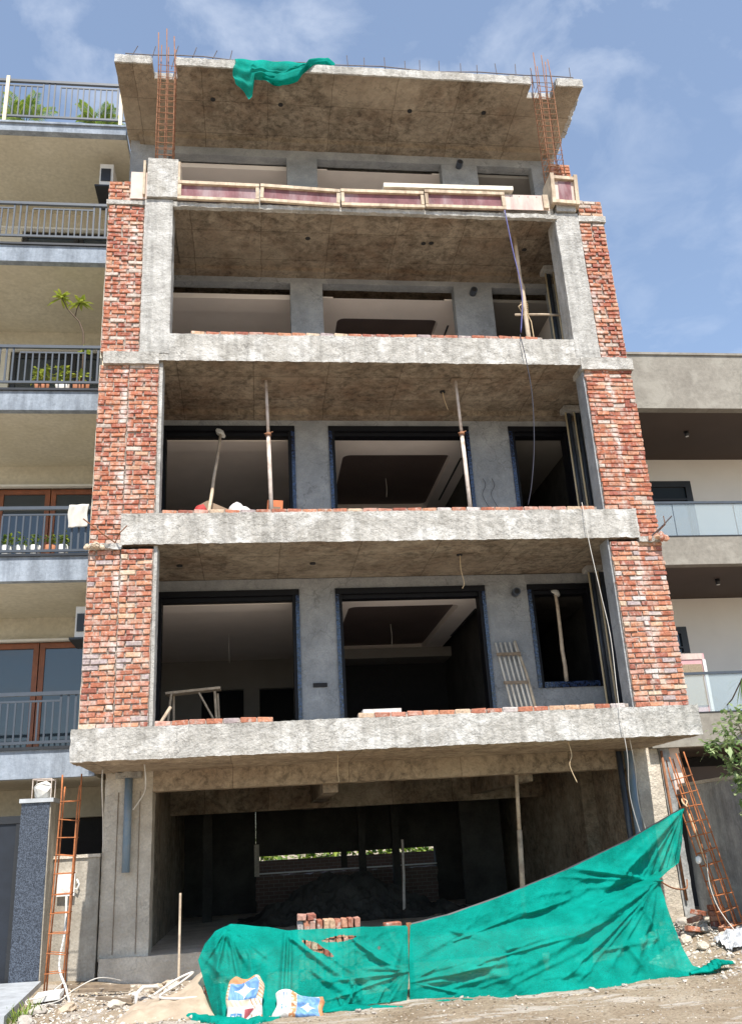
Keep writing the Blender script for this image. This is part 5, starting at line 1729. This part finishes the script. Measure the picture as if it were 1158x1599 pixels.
# cloth on the roof edge
def roof_cloth():
    # main drape: a wide swag hanging between two pinned corners, plus a tail on the left
    def sw(u, v):
        # v from the roof edge line to the low hem
        x = -2.36 + 1.45 * u
        ztop = 15.79 - 0.06 * u
        sag = interp([(0, .62), (.05, .70), (.17, .92), (.22, .86), (.25, .48), (.4, .40), (.6, .42), (.78, .36), (.9, .2), (1, .08)], u)
        ztop -= interp([(0, 0), (.1, .03), (.3, .16), (.6, .18), (.8, .06), (1, 0)], u) * sm(0.02, 0.09, v)
        s = v
        z = ztop - sag * s + 0.10 * math.exp(-((u - 0.30) / .12) ** 2) * s
        y = -0.07 - 0.05 * math.sin(s * 3.1) - 0.035 * math.sin(s * 16 + u * 5 + 1.5 * math.sin(u * 6)) * s ** 0.6 - 0.02 * math.sin(u * 34 + s * 5) - 0.03 * noise.noise(Vector((u * 6, s * 6, 2)))
        if s < 0.06:
            y = 0.25 - s * 5.0
            z = 15.80 + 0.015 * math.sin(u * 20)
        x += 0.03 * math.sin(s * 7 + u * 9)
        return (x, y, z)
    b = B().grid(sw, 100, 70)

    # twisted tail lying along the roof edge to the right
    pts = [(-1.80, -.06, 15.42), (-1.45, -.10, 15.27), (-1.12, -.10, 15.40), (-.95, -.08, 15.72), (-.75, .0, 15.88), (-.55, .05, 15.97), (-.42, .12, 15.90)]
    n, ring = 50, 16
    vs_, fs = [], []
    for i in range(n + 1):
        p = polyat(pts, i / n)
        t_ = i / n
        rr = 0.13 * (0.55 + 0.6 * math.sin(math.pi * min(1, t_ * 1.1 + .05)))
        for k in range(ring):
            a = 2 * math.pi * k / ring
            q = rr * (1 + .42 * noise.noise(Vector((math.cos(a) * 2.2, math.sin(a) * 2.2, t_ * 4))) + .16 * math.sin(a * 5 + t_ * 9))
            vs_.append((p[0] + 0.4 * q * math.sin(a), p[1] + 0.5 * q * math.cos(a), p[2] + q * math.sin(a)))
    for i in range(n):
        for k in range(ring):
            fs.append((i * ring + k, i * ring + (k + 1) % ring, (i + 1) * ring + (k + 1) % ring, (i + 1) * ring + k))
    b.add(vs_, fs)
    o = b.build('green_cloth', ['net'], None, org=(-1.5, 0, 15.7), smooth=True)
    return tag(o, 'crumpled green net flung over the roof edge near the left column cage', 'net')


roof_cloth()

# ================================================================== SACKS
def sack(name, loc, w, h, th, rot, label, art, seed, slump=0.0):
    t = thing(name, loc, label, 'sack')
    rn = random.Random(seed)
    mtx = Matrix.Translation(loc) @ Matrix.Rotation(rot[2], 4, 'Z') @ Matrix.Rotation(rot[0], 4, 'X') @ Matrix.Rotation(rot[1], 4, 'Y')

    def surf(sign):
        def f(u, v):
            e = (max(0, 1 - abs(2 * u - 1) ** 2.6)) ** 0.5 * (max(0, 1 - abs(2 * v - 1) ** 4)) ** 0.5
            nx = 0.035 * noise.noise(Vector((v * 3.2, seed, 1.0)))
            x = (u - .5) * w * (1 - 0.10 * v - 0.5 * max(0, v - .85) + 0.06 * math.sin(v * 7 + seed)) + nx
            z_drop = 0.10 * h * abs(2 * u - 1) ** 3 * v ** 3
            z = v * h * (1 - slump * 0.3 * u) + 0.03 * math.sin(u * 5 + seed) * v - z_drop
            k = noise.noise(Vector((u * 3.1 + seed, v * 3.6, sign)))
            k2 = 1 - abs(noise.noise(Vector((u * 5 + seed * 2, v * 4.2 + u * 3, sign + 3))))
            y = sign * (th * e * (0.75 + 0.5 * k) + 0.022 * e * k2 ** 3)
            if v > 0.9:
                z += (v - .9) * 0.35 * noise.noise(Vector((u * 2.4, seed, 5)))
                y -= (v - .9) * 0.5 * noise.noise(Vector((u * 3.4, seed, 9)))
            return mtx @ Vector((x, y, z))
        return f
    B().grid(surf(-1), 56, 72, 0, None, art).build('printed_face', ['sack_white', 'sack_blue', 'sack_orange', 'sack_red', 'sack_cream'], t, smooth=True)
    B().grid(surf(1), 28, 36).build('back_face', ['sack_white'], t, smooth=True)
    return t


def star(u, v, cu, cv, ru, rv):
    a, b_ = abs((u - cu) / ru), abs((v - cv) / rv)
    return a ** 0.55 + b_ ** 0.55 < 1


def art1(u, v):
    if v > 0.90 - 0.04 * math.sin(u * 6):
        return 2 if (u < 0.8) else 4
    if 0.50 < v:
        if star(u, v, .46, .70, .30, .22):
            return 0
        if u > 0.80 + 0.1 * (v - .5) or u < 0.05:
            return 4 if int(v * 40 + u * 20) % 3 else 2
        return 1
    if 0.36 < v <= 0.50:
        return 4 if u < 0.6 else (2 if int((u + v * .6) * 26) % 3 == 0 else 0)
    if 0.06 < v < 0.22:
        for c in (.16, .32):
            d = abs(u - c)
            if d < 0.065 and not (d < 0.028 and .10 < v < .18):
                return 1
    if 0.10 < v < 0.30 and 0.46 < u < 0.46 + (v - .10) * 1.1 + 0.06:
        return 3
    if u > 0.66 and v < 0.36 and noise.noise(Vector((u * 14, v * 18, 3))) > 0.25:
        return 2
    return 0


def art2(u, v):
    if u > 0.90:
        return 2
    if 0.42 < u <= 0.90:
        if star(u, v, .66, .42, .19, .30):
            return 0
        if v > 0.9:
            return 0
        return 1
    if 0.30 < u <= 0.42:
        return 4 if noise.noise(Vector((u * 14, v * 12, 3))) < 0 else 2
    if 0.55 < v < 0.85 and 0.1 < u < 0.28:
        return 1 if int(u * 42) % 3 == 0 else 0
    if 0.22 < v < 0.42 and 0.05 < u < 0.22:
        return 1 if int(u * 38 + v * 6) % 3 == 0 else 0
    return 0


sack('cement_sack', (-2.24, -2.00, -.335), 0.43, 0.49, 0.085, (R(-16), R(4), R(9)), 'upright white and blue sack with a white four-pointed star, leaning on the green net', art1, 3)
sack('cement_sack', (-1.64, -1.98, -.335), 0.58, 0.30, 0.10, (R(-30), R(9), R(4)), 'slumped white and blue sack with an orange edge, lying right of the upright sack', art2, 8, 0.4)

# ================================================================== BRICK STACK BEHIND THE TORN NET
lb = [brick_mesh(0.226, 80 + i) for i in range(4)]
for me in lb:
    me.materials.append(M['brick_clean'])
rn = random.Random(17)


def loose_brick(x, y, z, rot, label='loose red brick in the stack behind the torn green net', group='bricks stacked behind the torn net', s=(1, 1, 1)):
    o = place('loose_brick', rn.choice(lb), None, (x, y, z), rot, s)
    return tag(o, label, 'brick', group)


STK = ['brick of the top course showing above the torn green net', 'brick of a middle course of the stack, glimpsed through the tears in the net', 'brick of the lowest courses of the stack, covered by the torn net']
for lay in range(8):
    for k in range(10):
        loose_brick(-1.54 + k * 0.080 + rn.uniform(-.006, .006), -.72 + rn.uniform(-.02, .02), -.255 + lay * 0.112, (R(90) + rn.uniform(-.02, .02), rn.uniform(-.03, .03), R(90) + rn.uniform(-.03, .03)),
                    STK[0 if lay == 7 else (1 if lay > 3 else 2)], 'bricks stacked behind the torn net')
    if lay < 5:
        for k in range(3):
            loose_brick(-2.25 + k * 0.12, -.75 + rn.uniform(-.02, .02), -.255 + lay * 0.112, (R(90), 0, R(90) + rn.uniform(-.05, .05)), 'brick of the smaller stack under the left bulge of the torn net', 'bricks under the left bulge of the net')
for k, x in enumerate((-1.52, -1.40)):
    loose_brick(x, -.74, .627, (rn.uniform(-.02, .02), 0, R(90) + rn.uniform(-.06, .06)), ('left', 'right')[k] + ' brick of the raised pair on top of the brick stack', None, (1, 1, 1.05))
loose_brick(-.35, -.70, .46, (0, 0, R(20)), 'single brick lying on the ledge right of the stack behind the net', None)
for k in range(6):
    loose_brick(-.36 + rn.uniform(-.03, .03), -.72 + rn.uniform(-.02, .02), -.24 + 0.112 * k, (R(90), 0, R(rn.uniform(80, 100))), 'brick of the narrow column beside the post where the nets meet', 'bricks beside the net post')
for k in range(4):
    loose_brick(-2.60 + rn.uniform(-.02, .02), -1.25 + rn.uniform(-.02, .02), -.26 + 0.075 * k, (0, 0, R(rn.uniform(-25, 25))), 'loose brick of the low pile at the left end of the torn net', 'bricks at the left net end')

# ================================================================== RUBBLE
SZ = {0.06: 'thumb-sized', 0.08: 'small', 0.1: 'small', 0.10: 'small', 0.13: 'fist-sized', 0.14: 'fist-sized', 0.18: 'head-sized', 0.2: 'head-sized', 0.24: 'large'}
HUE = {'stone': 'pale', 'groundcol': 'beige', 'brick_clean': 'red', 'timber': 'yellowish'}


def chunk(x, y, s, label, mat='stone', seed=0, cat='rubble', name='rubble_chunk', group=None, dz=0.0, flat=0.6):
    if label in (L_R, L_L):
        label = '%s %s %s' % (SZ[s], HUE[mat], label)
    me = stone_mesh(seed, 2, 0.28, mat)
    o = place(name, me, None, (x, y, gz(x, y) + s * flat * 0.3 + dz), (rn.uniform(-.4, .4), rn.uniform(-.4, .4), rn.uniform(0, 6)), (s * 1.25, s, s * flat))
    return tag(o, label, cat, group)


G_R, G_L, G_F = 'rubble at the right', 'rubble at the left', 'small lumps in front of the nets'
L_R = 'broken concrete lump in the rubble by the grey wall'
L_L = 'broken stone lump in the rubble under the left cage'
for k in range(34):
    x, y = rn.uniform(3.75, 5.05), rn.uniform(-1.0, 1.7)
    chunk(x, y, rn.choice([0.08, 0.1, 0.13, 0.18, 0.24]), L_R, rn.choice(['stone', 'stone', 'groundcol', 'brick_clean']), 100 + k, group=G_R)
for k in range(30):
    x, y = rn.uniform(-5.0, -3.2), rn.uniform(-1.3, 1.7)
    chunk(x, y, rn.choice([0.06, 0.08, 0.10, 0.14, 0.2]), L_L, rn.choice(['stone', 'stone', 'groundcol', 'timber', 'brick_clean']), 200 + k, group=G_L)
for k in range(16):
    x = rn.uniform(-1.2, 3.6)
    y = -1.95 + 0.25 * noise.noise(Vector((x, 0, 0))) + rn.uniform(-.2, .12)
    chunk(x, y, rn.choice([0.04, 0.05, 0.07]), 'small pale lump lying along the foot of the green nets', 'stone', 300 + k, group=G_F)
for k in range(9):
    x, y = rn.uniform(4.1, 5.0), rn.uniform(-.3, 1.5)
    loose_brick(x, y, gz(x, y) + 0.05 + 0.05 * (k % 3), (rn.uniform(-.3, .3), rn.uniform(-.3, .3), rn.uniform(0, 3)), 'loose brick tumbled in the rubble by the grey wall', 'bricks in the right rubble')
for k in range(4):
    loose_brick(4.72, .55 + rn.uniform(-.04, .04), gz(4.7, .5) + 0.05 + 0.075 * k, (0, 0, R(rn.uniform(-12, 12))), 'brick of the small leaning stack by the grey wall', 'small brick stack on the right')
t = thing('white_tile', (-4.78, 0.2, -.2), 'broken white tile lying on the rubble below the left cage', 'tile')
B().box(-4.95, -4.62, 0.02, 0.30, -.19, -.13, 0, Matrix.Rotation(0.12, 3, 'X') @ Matrix.Rotation(-.08, 3, 'Y')).build('tile_body', ['white_plastic'], t)
t = thing('pipe_offcut', (-3.55, -.1, -.2), 'bent white plastic pipe offcut among the left rubble', 'pipe')
B().tube([(-3.62, -.3, -.30), (-3.62, -.28, -.16), (-3.55, -.2, -.10), (-3.40, -.05, -.12), (-3.35, .02, -.18)], 0.022, 8).build('pipe_body', ['white_plastic'], t, smooth=True)
t = thing('crumpled_foil', (4.55, -.5, -.1), 'crumpled shiny grey sheet on the rubble near the leaning cage', 'sheet')
B().grid(lambda u, v: (4.2 + .75 * u, -.75 + .5 * v, gz(4.2 + .75 * u, -.75 + .5 * v) + .05 + .10 * abs(noise.noise(Vector((u * 5, v * 4, 1)))) + .04 * noise.noise(Vector((u * 16, v * 12, 3)))), 40, 28).build('sheet_body', ['foil'], t)
t = thing('dusty_sheet', (-3.0, -.6, -.3), 'dusty beige sheet heaped over sand left of the torn net', 'sheet')


def heap(u, v):
    x, y = -3.75 + 1.25 * u, -1.75 + 1.9 * v
    h = 0.34 * math.exp(-(((x + 2.68) / .30) ** 2 + ((y + .70) / .6) ** 2)) + .10 * math.exp(-(((x + 3.2) / .4) ** 2 + ((y + 1.1) / .5) ** 2))
    e = min(1, 6 * u, 6 * (1 - u), 6 * v, 6 * (1 - v))
    cr = 0.03 * (1 - abs(noise.noise(Vector((x * 4, y * 3, 2))))) ** 3 + .015 * noise.noise(Vector((x * 9, y * 7, 4)))
    return (x, y, gz(x, y) + (h + cr + 0.01) * e - 0.015 * (1 - e))


B().grid(heap, 60, 70).build('sheet_body', ['sheet'], t, smooth=True)
cable([(-3.35, -.8, -.12), (-3.1, -.55, .0), (-2.9, -.5, .06), (-3.05, -.8, -.02), (-3.25, -1.1, -.1), (-3.1, -1.25, -.12), (-2.8, -1.3, -.12)], 'white cord curled on the dusty beige sheet', 'cable_white', 0.014, 'cord')
t = thing('pot_lid', (4.28, -.05, .98), 'white plastic lid hanging by the jute rope', 'lid')
place('lid_body', stone_mesh(5, 2, 0.1, 'white_plastic'), t, (4.28, -.05, .98), None, (.10, .05, .11))
for k, (x, y, l, a) in enumerate(((-4.3, .9, .9, 10), (-4.15, .6, .7, 25), (-3.9, -.2, .5, -20))):
    t = thing('splintered_batten', (x, y, -.2), ('long', 'middle', 'short')[k] + ' splintered brown batten lying in the left rubble', 'batten')
    B().box(x - l / 2, x + l / 2, y - .03, y + .03, gz(x, y) + .05, gz(x, y) + .085, 0, Matrix.Rotation(R(a), 3, 'Z') @ Matrix.Rotation(.08, 3, 'Y')).build('batten_body', ['wood_dark'], t)

# gravel and litter: nobody could count it
def gravel(name, n, area, sizes, mats, seed, dens=None):
    rn2 = random.Random(seed)
    src = [stone_mesh(500 + i + seed, 1, 0.3) for i in range(5)]
    b = B()
    for k in range(n):
        x, y = rn2.uniform(area[0], area[1]), rn2.uniform(area[2], area[3])
        if dens and rn2.random() > dens(x, y):
            continue
        s = rn2.uniform(*sizes) * (1.8 if rn2.random() < 0.06 else 1)
        me = rn2.choice(src)
        mtx = Matrix.Translation((x, y, gz(x, y) + s * 0.15)) @ Matrix.Rotation(rn2.uniform(0, 6), 4, 'Z') @ Matrix.Rotation(rn2.uniform(-.5, .5), 4, 'X') @ Matrix.Diagonal((s, s * rn2.uniform(.6, 1), s * rn2.uniform(.35, .7), 1))
        b.add([mtx @ v.co for v in me.vertices], [tuple(p.vertices) for p in me.polygons], rn2.randrange(len(mats)))
    o = b.build(name, mats)
    return o


tag(gravel('gravel', 2600, (-5.0, -2.2, -2.6, 1.8), (.018, .05), ['stone', 'stone', 'plank', 'groundcol'], 1, lambda x, y: 0.9 * math.exp(-((y + .5) / 1.5) ** 2)), 'pale gravel and broken plaster under the left cage', 'gravel', kind='stuff')
tag(gravel('plaster_rubble', 2400, (3.2, 5.15, -1.7, 1.9), (.02, .06), ['stone', 'groundcol', 'plank', 'stone'], 2, lambda x, y: min(1, max(.12, (x - 3.4) * .9))), 'small broken plaster and grit by the grey wall', 'gravel', kind='stuff')
tag(gravel('soil_grit', 4200, (-4.5, 4.6, -4.8, -1.0), (.008, .024), ['stone', 'dirt', 'dirt', 'groundcol'], 3), 'fine grit strewn on the street soil', 'grit', kind='stuff')

# weeds at the left ramp
t = thing('grass_tuft', (-5.0, -.6, -.3), 'green weed tuft beside the marble ramp slab', 'grass')
b = B()
for k in range(90):
    x, y = -4.92 + rn.gauss(0, .08), -.75 + rn.gauss(0, .22)
    a = rn.uniform(0, 6.28)
    leaf_strip(b, (x, y, gz(x, y)), (math.cos(a) * .5, math.sin(a) * .5, 1), rn.uniform(.12, .26), .014, .25, 0, 3)
b.build('blades', ['leaf_palm'], t)
# rubble heap in the dark behind
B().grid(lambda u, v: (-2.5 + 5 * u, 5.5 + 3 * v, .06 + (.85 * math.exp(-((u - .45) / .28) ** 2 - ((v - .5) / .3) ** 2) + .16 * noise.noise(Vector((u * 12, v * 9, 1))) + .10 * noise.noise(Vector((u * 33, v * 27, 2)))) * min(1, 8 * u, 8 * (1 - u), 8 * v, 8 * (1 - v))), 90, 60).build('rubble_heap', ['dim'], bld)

# pale boards and a bag stacked behind the long net; they show faintly through its weave
for k, (x, y, z, w, h, a, lab) in enumerate(((1.85, -1.15, .05, .55, .34, 8, 'pale board standing behind the middle of the long net'), (1.25, -1.2, -.05, .45, .30, -6, 'pale carton standing behind the long net left of the pale board'), (2.75, -.95, .12, .22, .30, 0, 'small pale block stacked behind the right part of the long net'))):
    t = thing('pale_board', (x, y, z - h / 2), lab, 'board')
    B().box(x - w / 2, x + w / 2, y, y + .05, -.31, z + h / 2, 0, Matrix.Rotation(R(a), 3, 'Y')).build('board_body', ['plank'], t)
# dry leaves and scraps strewn over the street soil
b = B()
rn = random.Random(77)
for k in range(900):
    x, y = rn.uniform(-4.2, 4.4), -1.7 - abs(rn.gauss(0, 1.1))
    c, a, l = Vector((x, y, gz(x, y) + .006)), rn.uniform(0, 6.28), rn.uniform(.012, .035)
    d, e = Vector((math.cos(a), math.sin(a), rn.uniform(-.1, .5))), Vector((-math.sin(a), math.cos(a), rn.uniform(-.1, .4)))
    b.add([c - d * l, c + e * l * .4, c + d * l, c - e * l * .4], [(0, 1, 2, 3)], 0 if rn.random() < .7 else 1)
tag(b.build('leaf_litter', ['wood_dark', 'sheet']), 'dry leaves and scraps strewn on the street soil', 'leaf litter', kind='stuff')
# household things on the second left balcony
for k, (x, lab) in enumerate(((-6.0, 'small terracotta pot on the second left balcony'), (-5.62, 'white planter box on the second left balcony beside the spindly plant'))):
    t = thing('planter', (x, 2.2, 9.66), lab, 'planter')
    B().tube([(x, 2.2, 9.66), (x, 2.2, 9.9)], [.10, .14], 12).build('pot', ['terracotta' if k == 0 else 'white_plastic'], t, smooth=True)
    bb = B()
    bush(bb, (x, 2.2, 10.1), .2, 70, .14, rn)
    bb.build('leaves', ['leaf_lime'], t)

# wires left hanging from the ceilings of the unfinished rooms
cable([(0.75, 4.9, 5.75), (0.76, 4.9, 5.5), (0.74, 4.9, 5.25)], 'short wire hanging from the tray ceiling of the first storey middle room', 'cable_white', 0.007, 'wire')
cable([(0.8, 4.6, 8.94), (0.81, 4.6, 8.7), (0.79, 4.6, 8.5)], 'short wire hanging from the tray ceiling of the second storey middle room', 'cable_white', 0.007, 'wire')
cable([(-2.6, 4.9, 5.61), (-2.6, 4.9, 5.35), (-2.59, 4.9, 5.05)], 'short wire hanging from the ceiling of the first storey left room', 'cable_white', 0.007, 'wire')
